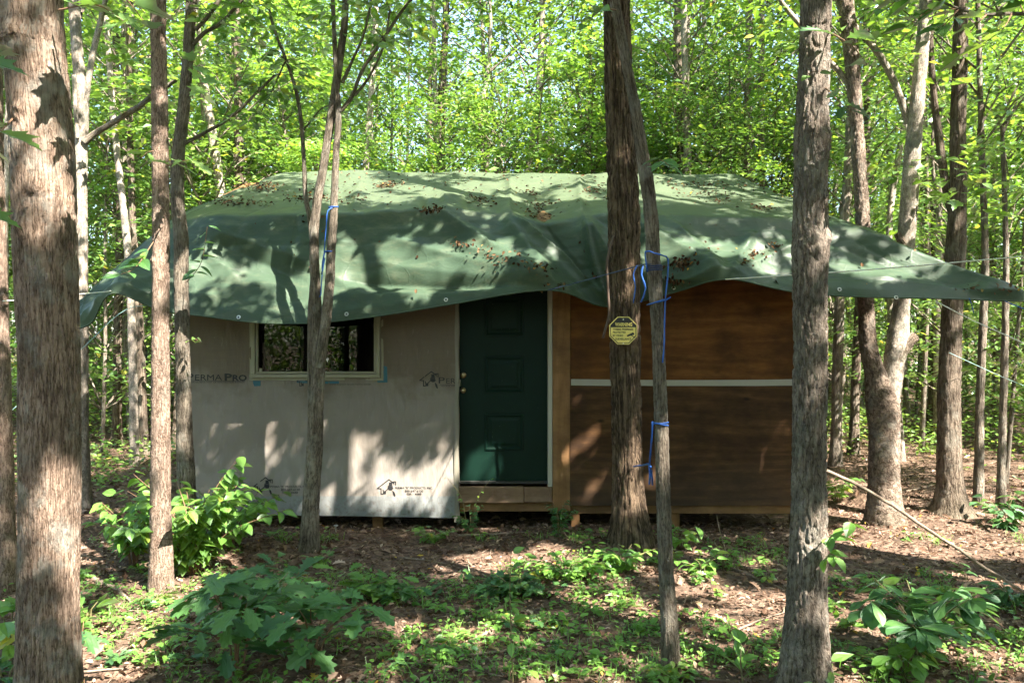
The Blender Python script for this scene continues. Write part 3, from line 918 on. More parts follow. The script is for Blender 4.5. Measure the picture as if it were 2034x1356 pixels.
# door --------------------------------------------------------------
DD = CD + 0.085
door = bpy.data.objects.new('door', None); COL.objects.link(door); door.parent = cabin
door.location = (cx(1001), DD - CD, cz(955))
mb = MB()
dx0, dx1 = cx(907, DD), cx(1088, DD)
mb.box(dx0, dx1, DD, DD + .045, cz(955, DD), cz(556, DD), 0, .003)
mb.build('leaf_panel', M['door'], door)
for (t, b_) in ((586, 667), (707, 780), (821, 894)):
    mb = MB()
    a, bb = cx(963, DD), cx(1040, DD); z0, z1 = cz(b_, DD), cz(t, DD)
    def ring(i, y):
        return [(a + i, y, z0 + i), (bb - i, y, z0 + i), (bb - i, y, z1 - i), (a + i, y, z1 - i)]
    V = ring(0, DD + .002) + ring(.006, DD - .012) + ring(.018, DD - .013) + ring(.032, DD - .001) + ring(.048, DD - .001) + ring(.075, DD - .009)
    Fc = []
    for k in range(5):
        for q in range(4):
            Fc.append((k * 4 + q, k * 4 + (q + 1) % 4, k * 4 + 4 + (q + 1) % 4, k * 4 + 4 + q))
    Fc.append((20, 21, 22, 23))
    mb.add(V, Fc); mb.build('raised_panel', M['door'], door)
def knob(px, py, r, dep, name):
    mb = MB()
    x, z = cx(px, DD), cz(py, DD)
    prof = [(0, r * 1.25), (.006, r * 1.25), (.010, r * 1.05), (.012, r * .5), (dep * .5, r * .45), (dep * .6, r * .9), (dep * .85, r), (dep, r * .7), (dep + .002, 0.001)]
    pts = np.array([(x, DD - d, z) for d, _ in prof]); V = []
    for d, q in prof:
        for k in range(16):
            V.append((x + q * math.cos(k * math.pi / 8), DD - d, z + q * math.sin(k * math.pi / 8)))
    Q = [(i * 16 + k, i * 16 + (k + 1) % 16, i * 16 + 16 + (k + 1) % 16, i * 16 + 16 + k) for i in range(len(prof) - 1) for k in range(16)]
    mb.add(V, Q); mb.build(name, M['brass'], door, True)
knob(920, 745, .026, .022, 'deadbolt')
knob(920, 775, .024, .055, 'knob')
mb = MB(); mb.box(cx(910, DD), cx(915, DD), DD - .03, DD - .001, cz(767, DD), cz(754, DD), 0, .002); mb.build('strike_plate', M['white_trim'], door)

# jambs, posts, plywood --------------------------------------------
mb = MB(); mb.box(cx(1088), cx(1097), CD - .02, CD + .13, cz(966), cz(540), 0, .003); mb.build('door_jamb', M['white_trim'], cabin)
mb = MB(); mb.box(cx(1097.5), cx(1133), CD - .012, CD + .1, cz(1016), cz(449), 0, .004); mb.build('door_post', M['timber'], cabin)
mb = MB(); mb.box(cx(1133.6), cx(1606), CD, CD + .02, cz(757), cz(450), 0, .002); mb.build('plywood_panel', M['ply_up'], cabin)['label'] = 'upper orange-brown plywood sheet'
mb = MB(); mb.box(cx(1132), cx(1608), CD - .022, CD - .004, cz(1003), cz(766), 0, .002); mb.build('plywood_panel', M['ply_low'], cabin)['label'] = 'lower dark weathered plywood sheet'
mb = MB()
n = 30; xs_ = np.linspace(cx(1134), cx(1606), n); sag = 4 * np.sin(np.linspace(0, np.pi, n)) * 0.5
for k in range(n - 1):
    V = []
    for q in (k, k + 1):
        zt, zb = cz(752.5 + sag[q]), cz(765.0 + sag[q] * .8)
        V += [(xs_[q], CD - .012, zb), (xs_[q], CD - .012, zt), (xs_[q], CD - .003, zt), (xs_[q], CD - .003, zb)]
    mb.add(V, [(0, 4, 5, 1), (1, 5, 6, 2), (3, 7, 4, 0)])
mb.build('trim_strip', M['white_trim'], cabin)
mb = MB(); mb.box(cx(911), cx(1040), CD - .015, CD + .03, cz(998), cz(966), 0, .004); mb.build('sill_board', M['board'], cabin)
mb = MB(); mb.box(cx(1041), cx(1096.5), CD - .005, CD + .03, cz(997), cz(967), 0, .004); mb.build('sill_board', M['board'], cabin)['label'] = 'shorter grey sill board under the door'
mb = MB(); mb.box(cx(911), cx(1092), CD + .02, DD + .06, cz(961), cz(957.5)); mb.build('threshold', M['inside_shade'], cabin)  # dark strip put in for the shaded gap under the door
mb = MB(); mb.box(cx(912), cx(1130), CD + .06, CD + .1, cz(1018), cz(975), 0, .004); mb.build('floor_joist', M['joist'], cabin)
mb = MB(); mb.box(cx(1134), cx(1606), CD + .03, CD + .07, cz(1021), cz(985), 0, .004); mb.build('floor_joist', M['joist'], cabin)
mb = MB(); mb.box(cx(368), cx(903), CD + .03, CD + .07, cz(1018), cz(985), 0, .004); mb.build('floor_joist', M['joist'], cabin)
XL, XR = cx(366), cx(1607)
BACK = CD + 4.0
for (px, y, w) in ((746, CD + .12, .11), (1143.5, CD + .04, .085), (1347, CD + .12, .085), (1590, CD + .12, .085), (420, CD + .12, .085)):
    x = cx(px)
    mb = MB(); mb.box(x - w / 2, x + w / 2, y, y + .09, float(gz(x, y)) - .15, cz(1003), 0, .004); mb.build('support_post', M['timber'], cabin)
for x in (XL + .1, 0, XR - .1):
    for y in (CD + 2.0, BACK - .1):
        mb = MB(); mb.box(x - .045, x + .045, y - .045, y + .045, float(gz(x, y)) - .15, cz(1006), 0, .004); mb.build('support_post', M['timber'], cabin)
mb = MB(); mb.box(XL + .02, XR - .02, CD + .11, BACK, cz(1000), cz(975)); mb.build('floor_deck', M['joist'], cabin)
ZE, ZR = 3.05, 3.95
YR = CD + 2.0
def gable(x0, x1):
    mb = MB()
    P = [(CD + .02, cz(1005)), (BACK, cz(1005)), (BACK, ZE), (YR, ZR - .1), (CD + .02, ZE)]
    V = [(x0, y, z) for y, z in P] + [(x1, y, z) for y, z in P]
    n = 5
    mb.add(V, [tuple(range(n)), tuple(range(2 * n - 1, n - 1, -1))] + [(k, k + n, (k + 1) % n + n, (k + 1) % n) for k in range(n)])
    return mb
mb = MB(); mb.box(XL + .05, XR - .05, CD + .05, BACK - .05, 2.965, 2.995); mb.build('light_stop', M['inside_shade'], cabin)  # added unseen board that closes light leaks under the roof
gable(XL + .002, XL + .05).build('side_wall', M['ply_low'], cabin)
gable(XR - .05, XR - .004).build('side_wall', M['ply_low'], cabin)
mb = MB(); mb.box(XL + .05, XR - .05, BACK - .05, BACK, cz(1005), ZE); mb.build('back_wall', M['inside_shade'], cabin)
mb = MB()
for (a, b_) in ((366, 503), (754, 908)):
    mb.box(cx(a) + .052, cx(b_), CD + .034, CD + .05, cz(984), ZE)
mb.box(cx(503), cx(754), CD + .034, CD + .05, cz(984), cz(752)); mb.box(cx(503), cx(754), CD + .034, CD + .05, cz(480), ZE)
mb.build('sheathing', M['inside_shade'], cabin)
mb = MB(); mb.box(cx(912), cx(1088), CD + .03, CD + .1, cz(556), ZE); mb.build('door_header', M['timber'], cabin)
mb = MB()
for (y0, z0, y1, z1) in ((CD - .08, ZE + .015, YR, ZR - .06), (YR, ZR - .06, BACK + .1, ZE + .015)):
    V = [(x, y, z + t) for x in (XL - .08, XR + .08) for (y, z) in ((y0, z0), (y1, z1)) for t in (0, -.03)]
    mb.add(V, [(0, 2, 6, 4), (1, 5, 7, 3), (0, 4, 5, 1), (2, 3, 7, 6), (0, 1, 3, 2), (4, 6, 7, 5)])
mb.build('roof', M['joist'], cabin)

# ================================================================== TARP
def tarp_mat():
    m, nt, out = nodes('tarp')
    tc = N(nt, 'TexCoord').outputs['Object']
    n1 = noise(nt, tc, 1.3, 5, .6)
    top = mixc(nt, n1, (0.034, 0.058, 0.039), (0.053, 0.080, 0.049))
    dirt = noise(nt, mapping(nt, tc, (1.2, 3.0, 3.0)), 3.0, 6, .7)
    top = mixc(nt, ramp(nt, dirt, [(0.50, g(0)), (0.74, g(0.5))]), top, (0.11, 0.12, 0.075))
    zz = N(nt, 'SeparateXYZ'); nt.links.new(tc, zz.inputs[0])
    sun_pale = ramp(nt, math_(nt, 'ADD', zz.outputs[2], math_(nt, 'MULTIPLY', math_(nt, 'SUBTRACT', dirt, 0.5), 0.6)), [(0.80, g(0)), (1.0, g(0.42))])
    top = mixc(nt, sun_pale, top, (0.105, 0.122, 0.072))     # paler sunlit look of the roof slope painted into the colour
    bf = N(nt, 'NewGeometry').outputs['Backfacing']
    c = mixc(nt, bf, top, (0.13, 0.10, 0.06))
    wx = N(nt, 'TexWave', wave_type='BANDS', bands_direction='X'); wx.inputs['Scale'].default_value = 38; nt.links.new(tc, wx.inputs['Vector'])
    cr = N(nt, 'TexVoronoi', feature='DISTANCE_TO_EDGE'); cr.inputs['Scale'].default_value = 3.2
    wv = N(nt, 'TexNoise'); wv.inputs['Scale'].default_value = 2.5; wv.inputs['Detail'].default_value = 3; nt.links.new(tc, wv.inputs['Vector'])
    vm = N(nt, 'VectorMath', operation='MULTIPLY_ADD'); nt.links.new(wv.outputs['Color'], vm.inputs[0]); vm.inputs[1].default_value = (.45, .45, .45); nt.links.new(tc, vm.inputs[2])
    nt.links.new(vm.outputs[0], cr.inputs['Vector'])
    fold = ramp(nt, cr.outputs['Distance'], [(0.0, g(1)), (0.05, g(0))])
    fine = noise(nt, mapping(nt, tc, (3, 3, 5)), 6, 4, .6)
    h = math_(nt, 'ADD', math_(nt, 'MULTIPLY', wx.outputs['Fac'], 0.02), math_(nt, 'ADD', math_(nt, 'MULTIPLY', fold, 0.10), math_(nt, 'MULTIPLY', fine, 0.22)))
    p = principled(nt, out, c, 0.42, bump(nt, h, 0.5, 0.02), 0.2)
    return m
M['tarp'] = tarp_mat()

# columns:   bottom(px,py,D)        mid                  eave                 midroof            ridge
TC = [((150, 656, 6.95), (152, 601, 7.10), (330, 443, 7.75), (455, 386, 8.60), (567, 342, 9.60)),
      ((182, 640, 6.90), (188, 580, 7.15), (342, 440, 7.65), (470, 385, 8.58), (582, 341, 9.60)),
      ((224, 584, 6.82), (255, 545, 7.20), (362, 437, 7.55), (490, 384, 8.55), (600, 340, 9.60)),
      ((330, 617, 6.92), (370, 530, 7.25), (430, 431, 7.45), (545, 383, 8.50), (640, 339, 9.60)),
      ((480, 638, 6.95), (490, 533, 7.28), (520, 429, 7.45), (615, 384, 8.50), (700, 339, 9.60)),
      ((612, 642, 6.97), (615, 533, 7.28), (620, 428, 7.45), (700, 385, 8.50), (768, 340, 9.60)),
      ((755, 627, 6.95), (750, 527, 7.25), (740, 424, 7.45), (790, 384, 8.50), (843, 342, 9.60)),
      ((886, 606, 6.90), (890, 512, 7.20), (855, 418, 7.45), (880, 383, 8.50), (915, 342, 9.60)),
      ((1090, 576, 6.78), (1058, 508, 7.15), (1012, 431, 7.45), (1010, 384, 8.50), (1010, 344, 9.60)),
      ((1206, 609, 7.20), (1148, 530, 7.30), (1082, 446, 7.38), (1075, 388, 8.48), (1075, 345, 9.60)),
      ((1342, 580, 7.02), (1255, 508, 7.20), (1156, 432, 7.45), (1150, 385, 8.50), (1145, 345, 9.60)),
      ((1440, 554, 6.80), (1375, 496, 7.15), (1292, 429, 7.45), (1260, 386, 8.50), (1230, 346, 9.60)),
      ((1580, 580, 6.88), (1510, 505, 7.20), (1420, 431, 7.45), (1370, 387, 8.50), (1310, 346, 9.60)),
      ((1860, 594, 6.80), (1715, 515, 7.20), (1555, 432, 7.45), (1475, 390, 8.50), (1395, 346, 9.60)),
      ((2062, 598, 6.72), (1862, 523, 7.15), (1662, 437, 7.65), (1572, 395, 8.60), (1455, 347, 9.60))]

def build_tarp():
    nc = len(TC)
    rows = []
    for k in range(5):
        rows.append(np.array([W(*TC[c][k]) for c in range(nc)]))
    eave = rows[2]
    be = eave.copy(); be[:, 1] = 2 * 9.6 - eave[:, 1] + 0.1
    bo = be.copy(); bo[:, 1] += 0.55; bo[:, 2] -= 0.75
    rows += [be, bo]
    rows = np.array(rows)                      # 7 x nc x 3
    # interpolate across with Catmull-Rom
    sub = 24
    def cat(Pn):
        X = np.vstack([2 * Pn[0] - Pn[1], Pn, 2 * Pn[-1] - Pn[-2]])
        o = []
        for k in range(1, nc):
            t = np.linspace(0, 1, sub, endpoint=(k == nc - 1))[:, None]
            a, b, c, d = X[k - 1:k + 3]
            o.append(0.5 * (2 * b + (c - a) * t + (2 * a - 5 * b + 4 * c - d) * t ** 2 + (3 * b - a - 3 * c + d) * t ** 3))
        return np.vstack(o)
    dense = np.array([cat(r_) for r_ in rows])
    vs = [34, 34, 26, 26, 16, 8]
    out = []
    for k, m in enumerate(vs):
        t = np.linspace(0, 1, m, endpoint=(k == len(vs) - 1))[:, None, None]
        out.append(dense[k][None] * (1 - t) + dense[k + 1][None] * t)
    G = np.concatenate(out)                    # nv x nu x 3
    for it in range(1):
        G[1:-1] = G[1:-1] * 0.5 + (G[:-2] + G[2:]) * 0.25
    for it in range(2):
        G[:, 1:-1] = G[:, 1:-1] * 0.5 + (G[:, :-2] + G[:, 2:]) * 0.25
    nv, nu = G.shape[:2]
    du = np.gradient(G, axis=1); dv = np.gradient(G, axis=0)
    Nn = np.cross(du, dv); Nn /= np.linalg.norm(Nn, axis=-1)[..., None] + 1e-9
    # make it point outwards (up / to the front)
    sgn = np.sign(Nn[..., 2:3] - Nn[..., 1:2]); Nn *= sgn
    px = CX + G[..., 0] / G[..., 1] * F; py = CY - (G[..., 2] - H) / G[..., 1] * F
    vv = np.arange(nv)[:, None]
    skirt = np.clip((68 - vv) / 8.0, 0, 1); roof = 1 - skirt
    edge = np.clip(vv / 5.0, 0, 1)
    disp = np.zeros((nv, nu))
    # soft sag, wind ripples
    disp += skirt * fbm(G * np.array([0.9, 1.2, 1.6]), 2) * 0.035
    q = np.stack([G[..., 0] * 2.0 + G[..., 2] * 1.3, G[..., 1] * 3, G[..., 2] * 5.0 - G[..., 0] * 0.9], -1)
    disp += skirt * (0.5 - np.abs(perlin(q))) * 0.032
    q2 = np.stack([G[..., 0] * 6 + G[..., 2] * 3, G[..., 1] * 6, G[..., 2] * 11], -1)
    disp += (skirt * 0.004 + 0.003) * perlin(q2)
    q4 = np.stack([G[..., 0] * 9 + G[..., 2] * 6, G[..., 1] * 9, G[..., 2] * 13 - G[..., 0] * 3], -1)
    disp += (0.5 - np.abs(perlin(q4 * .45 + 0.5 * perlin(q4 * .25)[..., None]))) * 0.008
    q3 = np.stack([G[..., 0] * 2.6 + 3, G[..., 1] * 0.9, 0 * G[..., 2]], -1)
    disp += roof * (np.abs(perlin(q3)) * 0.05 + perlin(q3 * np.array([0.6, 2.5, 1])) * 0.03)
    # folds: x0 y0 x1 y1 height width(px)
    FOLDS = [(838, 402, 1088, 574, .055, 15), (905, 490, 1088, 574, .045, 14), (760, 470, 1085, 577, .03, 16), (1012, 431, 1205, 600, .05, 9), (1000, 432, 1100, 574, .04, 14),
             (1082, 446, 1190, 595, -.03, 14), (1156, 432, 1206, 606, .05, 9), (1158, 432, 1275, 590, .035, 12), (1250, 440, 1440, 552, .035, 16), (1330, 440, 1440, 552, .025, 14),
             (1500, 460, 1441, 553, .035, 12), (1600, 480, 1442, 553, .03, 14), (1292, 560, 1440, 553, .03, 12),
             (680, 556, 1085, 575, -.060, 17), (640, 592, 1085, 580, .030, 18), (700, 520, 1080, 570, .025, 22), (560, 500, 690, 566, .025, 16), (570, 525, 690, 580, -.02, 14),
             (420, 480, 610, 560, -.035, 18), (400, 452, 640, 530, .03, 20), (370, 470, 480, 560, .025, 18), (230, 582, 345, 455, .045, 12), (200, 580, 330, 455, -.03, 14),
             (226, 586, 420, 520, .03, 14), (228, 588, 480, 590, .025, 14), (160, 640, 260, 545, .025, 8), (155, 610, 235, 560, -.02, 8),
             (660, 372, 860, 420, .06, 9), (640, 365, 880, 425, -.05, 10), (875, 404, 925, 402, .05, 12), (840, 402, 880, 430, -.04, 9),
             (1015, 352, 1012, 432, .035, 8), (1075, 352, 1082, 446, -.035, 20), (1150, 352, 1156, 432, .035, 9), (720, 350, 700, 425, .02, 8), (980, 380, 1012, 430, .02, 6),
             (1640, 440, 2040, 594, .03, 12), (1560, 450, 1980, 596, -.025, 16), (1700, 545, 2040, 597, .02, 10)]
    for (x0, y0, x1, y1, a, w) in FOLDS:
        L2 = (x1 - x0) ** 2 + (y1 - y0) ** 2
        t = ((px - x0) * (x1 - x0) + (py - y0) * (y1 - y0)) / L2
        tcl = np.clip(t, 0, 1)
        d = np.hypot(px - (x0 + tcl * (x1 - x0)), py - (y0 + tcl * (y1 - y0)))
        fade = np.clip(np.minimum(tcl + 0.04, 1.04 - tcl) / 0.2, 0, 1)
        disp += (2.0 if y1 > 500 and x1 > 1000 else 1.5) * a * fade * np.exp(-(d / (w * 1.1))) * (vv < 130)
    rr = np.random.default_rng(77)
    uu = np.arange(nu)[None, :] * 1.0
    for k in range(13):                         # creases from when the sheet was packed
        disp += rr.uniform(.005, .011) * rr.choice([-1, 1]) * np.exp(-np.abs(uu - (10 + k * 26)) / 1.5) * (vv < 130)
    for v0 in (14, 31, 48, 84, 104):
        disp += rr.uniform(.005, .010) * rr.choice([-1, 1]) * np.exp(-np.abs(vv - v0) / 1.3)
    for k in range(150):                        # small crumples
        x0 = rr.uniform(180, 1950); y0 = rr.uniform(350, 640); a = rr.normal(.5 if x0 < 1090 else -.35, .6); L = rr.uniform(30, 130)
        x1, y1 = x0 + math.cos(a) * L, y0 + math.sin(a) * L * .6
        t = np.clip(((px - x0) * (x1 - x0) + (py - y0) * (y1 - y0)) / ((x1 - x0) ** 2 + (y1 - y0) ** 2), 0, 1)
        d = np.hypot(px - (x0 + t * (x1 - x0)), py - (y0 + t * (y1 - y0)))
        disp += rr.uniform(.006, .018) * rr.choice([-1, 1]) * np.exp(-d / rr.uniform(3.5, 7)) * np.sin(np.pi * np.clip(t, .04, .96)) * (vv < 130)
    G = G + Nn * (disp * edge)[..., None]
    G[0] = G[0] + np.array([0, 0, 1.0]) * (0.008 * np.sin(np.linspace(0, 55, nu)) * np.clip(np.sin(np.linspace(0, 9, nu)), 0, 1))[:, None]
    V = G.reshape(-1, 3)
    i = np.arange(nv - 1)[:, None] * nu; j = np.arange(nu - 1)[None]
    Q = np.stack([i + j, i + j + 1, i + nu + j + 1, i + nu + j], -1).reshape(-1, 4)
    # outward winding check
    a, b, c = V[Q[len(Q) // 3, 0]], V[Q[len(Q) // 3, 1]], V[Q[len(Q) // 3, 2]]
    nn = np.cross(b - a, c - a)
    if nn[2] - nn[1] < 0: Q = Q[:, ::-1]
    mb = MB(); mb.add(V, Q)
    root = thing('tarp', 'large green tarpaulin draped over the cabin roof and pulled out by ropes', 'tarp', (0, 7.0, 2.2))
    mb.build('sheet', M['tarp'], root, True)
    hem = MB(); e = G[0][::3]; hem.tube(np.vstack([e, G[0][-1:]]), 0.007, 6)
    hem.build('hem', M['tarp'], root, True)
    return root, G, Nn, px, py
tarp, TG, TN, TPX, TPY = build_tarp()

def on_tarp(x, y, vmax=128):
    d = (TPX[:vmax] - x) ** 2 + (TPY[:vmax] - y) ** 2
    k = np.unravel_index(np.argmin(d), d.shape)
    return TG[k], TN[k]

def grommet(px, py):
    p, n = on_tarp(px, py)
    n = Vector((0, -1, 0.25)).normalized()
    mb = MB()
    t1 = n.orthogonal().normalized(); t2 = n.cross(t1)
    prof = [(.009, .001), (.011, .005), (.016, .005), (.020, .001)]
    V = []
    for rr, h in prof:
        for k in range(16):
            a = k * math.pi / 8
            V.append(Vector(p) + n * (h + .006) + (t1 * math.cos(a) + t2 * math.sin(a)) * rr)
    Q = [(i * 16 + k, i * 16 + (k + 1) % 16, i * 16 + 16 + (k + 1) % 16, i * 16 + 16 + k) for i in range(3) for k in range(16)]
    mb.add([tuple(v) for v in V], Q)
    mb.add([tuple(Vector(p) + n * .0065 + (t1 * math.cos(k * math.pi / 8) + t2 * math.sin(k * math.pi / 8)) * .0095) for k in range(16)], [tuple(range(16))], 1)
    mb.build('grommet', [M['steel'], M['black_ink']], tarp)
for a in ((475, 630), (691, 626), (884, 597), (1665, 579), (1338, 572), (1780, 588)):
    grommet(*a)

# fallen leaves lying on the tarp ----------------------------------
def dead_leaf_mat(name='dead_leaf', stops=None):
    m, nt, out = nodes(name)
    ri = N(nt, 'NewGeometry').outputs['Random Per Island']
    c = ramp(nt, ri, stops or [(0.0, (0.055, 0.033, 0.023)), (0.35, (0.125, 0.076, 0.052)), (0.68, (0.235, 0.153, 0.108)), (0.92, (0.37, 0.26, 0.19)), (0.985, (0.50, 0.38, 0.30)), (0.993, (0.46, 0.32, 0.05)), (1, (0.36, 0.15, 0.04))])
    d = N(nt, 'BsdfDiffuse'); nt.links.new(c, d.inputs[0])
    t = N(nt, 'BsdfTranslucent'); nt.links.new(c, t.inputs[0])
    mx = N(nt, 'MixShader'); mx.inputs[0].default_value = 0.15
    nt.links.new(d.outputs[0], mx.inputs[1]); nt.links.new(t.outputs[0], mx.inputs[2])
    nt.links.new(mx.outputs[0], out.inputs[0])
    return m
M['dead'] = dead_leaf_mat()
M['dead_dark'] = dead_leaf_mat('dead_leaf_dark', [(0, (.022, .012, .007)), (.4, (.058, .032, .018)), (.75, (.11, .064, .036)), (.93, (.19, .125, .075)), (.97, (.30, .20, .04)), (1, (.25, .10, .03))])
def T_dead():
    V = [(0, 0, 0.0), (0.22, 0.2, 0.12), (0.30, 0.55, 0.17), (0.08, 1.0, 0.05), (-0.06, 0.95, 0.12), (-0.28, 0.6, 0.20), (-0.25, 0.25, 0.10), (0, 0.45, 0.0)]
    return np.array(V), [(0, 1, 7), (1, 2, 7), (2, 3, 7), (3, 4, 7), (4, 5, 7), (5, 6, 7), (6, 0, 7)]
TPL['dead'] = T_dead()

def tarp_leaves():
    r = np.random.default_rng(21)
    cl = [(520, 375, 36, 9, 60), (535, 372, 20, 6, 34), (480, 405, 45, 8, 46), (455, 408, 20, 5, 20), (605, 395, 30, 12, 60), (640, 398, 14, 7, 24), (770, 372, 22, 6, 44), (765, 368, 12, 4, 18), (700, 400, 25, 9, 22),
          (862, 424, 20, 4, 40), (955, 403, 14, 9, 34), (945, 398, 8, 5, 12), (1070, 408, 26, 10, 34), (1065, 424, 22, 7, 28), (1064, 434, 18, 4, 12), (1045, 384, 12, 4, 16), (1180, 382, 18, 4, 26),
          (1360, 530, 16, 8, 60), (1345, 560, 12, 5, 18), (1185, 553, 8, 5, 6), (1010, 540, 22, 8, 16), (1060, 560, 22, 6, 22), (1100, 572, 14, 4, 14), (960, 515, 14, 6, 8), (920, 498, 10, 4, 8),
          (1500, 515, 26, 9, 14), (1470, 532, 12, 6, 10), (1540, 495, 14, 5, 6), (1515, 418, 14, 4, 20), (1440, 405, 12, 4, 9), (1400, 392, 40, 8, 26), (1410, 372, 50, 7, 30), (1920, 578, 10, 4, 6), (1990, 588, 12, 3, 8)]
    P, NN = [], []
    for (x, y, sx, sy, n) in cl:
        for k in range(int(n * 2.2)):
            P.append((x + r.normal(0, sx * .6), y + r.normal(0, sy * .6)))
    for k in range(480):
        P.append((r.uniform(600, 1580), r.triangular(343, 352, 440)))
    for k in range(60):
        P.append((r.uniform(440, 1900), r.uniform(430, 580)))
    pos = []; nr = []
    for (x, y) in P:
        p, n = on_tarp(x + r.normal(0, 1), y)
        if abs(p[1] - 9.6) < 0.02: continue
        pos.append(p + n * abs(r.normal(0.012, 0.008)) + r.normal(0, 0.035, 3) * np.array([1.3, 1, 0.12])); nr.append(n)
    pos = np.array(pos); nr = np.array(nr); n = len(pos)
    yaw = r.uniform(0, 6.28, n)
    # tilt by the slope: rough pitch/roll from the normal
    mb = MB()
    lx = np.sin(yaw) * nr[:, 0] - np.cos(yaw) * nr[:, 1]
    pitch = np.arctan2(lx, np.abs(nr[:, 2]) + 1e-3) + r.normal(0, .3, n)
    ly = np.cos(yaw) * nr[:, 0] + np.sin(yaw) * nr[:, 1]
    roll = np.arctan2(ly, np.abs(nr[:, 2]) + 1e-3) + r.normal(0, .4, n)
    add_leaves(mb, 'dead', pos, yaw, pitch, roll, r.uniform(.018, .05, n))
    o = mb.build('fallen_leaves', M['dead_dark'])
    tag(o, 'dry brown fallen leaves gathered in the hollows of the tarp', 'leaves', None, 'stuff')
tarp_leaves()

# ================================================================== NEAR TREES
def tree_near(label, D, spec, barkname, seg=40, step=0.02, amp=.005, freq=30, zs=.2, lump=.05, knots=(), flare=.25, ztop=9.5, seed=0, fh=.25, name='tree', ground=True):
    pts, rad = px_path(spec, D)
    base = pts[0].copy()
    zg = float(gz(base[0], base[1]))
    if ground:
        pts[0] = np.array([base[0], base[1], zg - 0.12])
    if ztop: pts, rad = extend_up(pts, rad, ztop)
    root = thing(name, label, 'tree', (base[0], base[1], zg))
    kn = [(W(a, b, D) - np.array([0, w_, 0]), kr, ka) for (a, b, w_, kr, ka) in knots]
    V, Q, A = trunk_geo(pts, rad, seg, step, amp, freq, zs, lump, kn, flare, seed, fh)
    mb = MB(); mb.add(V, Q, 0, A)
    mb.build('trunk', M[barkname], root, True, True)
    root['_r'] = 0
    return root, pts, rad

def limb(root, spec, D, barkname, seg=12, step=.04, amp=.002, freq=40, zs=.3, name='limb', up=None, seed=3):
    pts, rad = px_path(spec, D)
    if up: pts, rad = extend_up(pts, rad, up, .4)
    V, Q, A = trunk_geo(pts, rad, seg, step, amp, freq, zs, .06, (), 0, seed)
    mb = MB(); mb.add(V, Q, 0, A)
    return mb.build(name, M[barkname], root, True, True)

def crown(root, mat, cx_, cy_, z0, z1, rad, ncl, nper, size, seed, tpl='simple', carve=True, barkname='bark_far'):
    mb = MB()
    crown_leaves(np.random.default_rng(seed), (cx_, cy_), z0, z1, rad, ncl, nper, size, mb, tpl, 0, .55, carve, None, 1, .008)
    return mb.build('crown', [M[mat], M[barkname]], root, False, True)

def sprig(root, pts, mat, tpl, leaves, stemr=.004, name='sprig', seed=1, smat='stem_red'):
    """a leafy twig: pts world polyline, leaves = (n, size, spread)"""
    r = np.random.default_rng(seed)
    P, rr = smooth_path(pts, np.linspace(stemr, stemr * .4, len(pts)), .03)
    mb = MB(); mb.tube(P, rr, 5, 1)
    n, size, sp = leaves
    t = np.linspace(.25, 1, n)
    idx = np.clip((t * (len(P) - 1)).astype(int), 0, len(P) - 1)
    d = P[-1] - P[0]; base = math.atan2(d[1], d[0])
    yaw = base - np.pi / 2 + np.where(np.arange(n) % 2, 1, -1) * r.uniform(.3, 1.2, n) * sp
    pos = P[idx] + r.normal(0, .006, (n, 3))
    add_leaves(mb, tpl, pos, yaw, r.uniform(-.55, .25, n), r.normal(0, .4, n), r.uniform(.75, 1.2, n) * size, 0)
    return mb.build(name, [M[mat], M[smat]], root)

# big pale trunk close by
T1, _, _ = tree_near('thick tan trunk with fissured bark and dark scars, nearest the tarp corner', 3.65,
    [(97, 1420, 122), (97, 1250, 108), (99, 1050, 106), (98, 850, 106), (96, 640, 107), (90, 480, 111), (86, 330, 111), (78, 200, 108), (66, 60, 108), (62, -40, 107)],
    'bark_big', 140, .009, .0048, 58, .17, .045,
    [(60, 80, .13, .05, .018), (75, 228, .13, .06, .016), (120, 300, .12, .05, .012), (100, 385, .13, .04, .022), (72, 455, .13, .045, .02), (105, 465, .13, .035, -.014), (80, 460, .13, .02, -.02), (125, 560, .12, .04, .012), (110, 830, .13, .05, .012), (70, 120, .13, .03, .012)],
    .12, 10.5, 1)
T3, _, _ = tree_near('slim reddish scaly trunk standing free before the leafy shrub', 5.57,
    [(320, 1185, 44), (320, 1120, 41), (319, 980, 38), (319, 800, 34), (319, 600, 32), (320, 450, 31), (318, 300, 31), (316, 120, 29), (315, -30, 28)],
    'bark_red', 40, .018, .005, 60, .35, .05, [(305, 520, .05, .03, .02), (332, 330, .05, .03, .012)], .2, 10, 2)
T4, p4, _ = tree_near('slim brown trunk leaning slightly against the left end of the wrapped wall', 6.6,
    [(374, 1100, 40), (370, 960, 33), (366, 850, 30), (363, 700, 27), (360, 560, 27), (360, 480, 27), (353, 400, 25), (353, 320, 24), (364, 220, 22), (373, 120, 21), (380, 0, 20), (383, -40, 20)],
    'bark_thin', 36, .02, .004, 55, .22, .06, [(383, 70, .05, .04, .02)], .2, 10, 3)
limb(T4, [(381, 92, 9), (405, 66, 8), (440, 45, 7), (490, -10, 6)], 6.6, 'bark_thin')
limb(T4, [(388, 60, 9), (420, 25, 7), (450, -20, 6)], 6.6, 'bark_thin')
limb(T4, [(366, 285, 9), (410, 262, 7), (460, 232, 6), (520, 175, 5), (545, 150, 4)], 6.6, 'bark_thin')
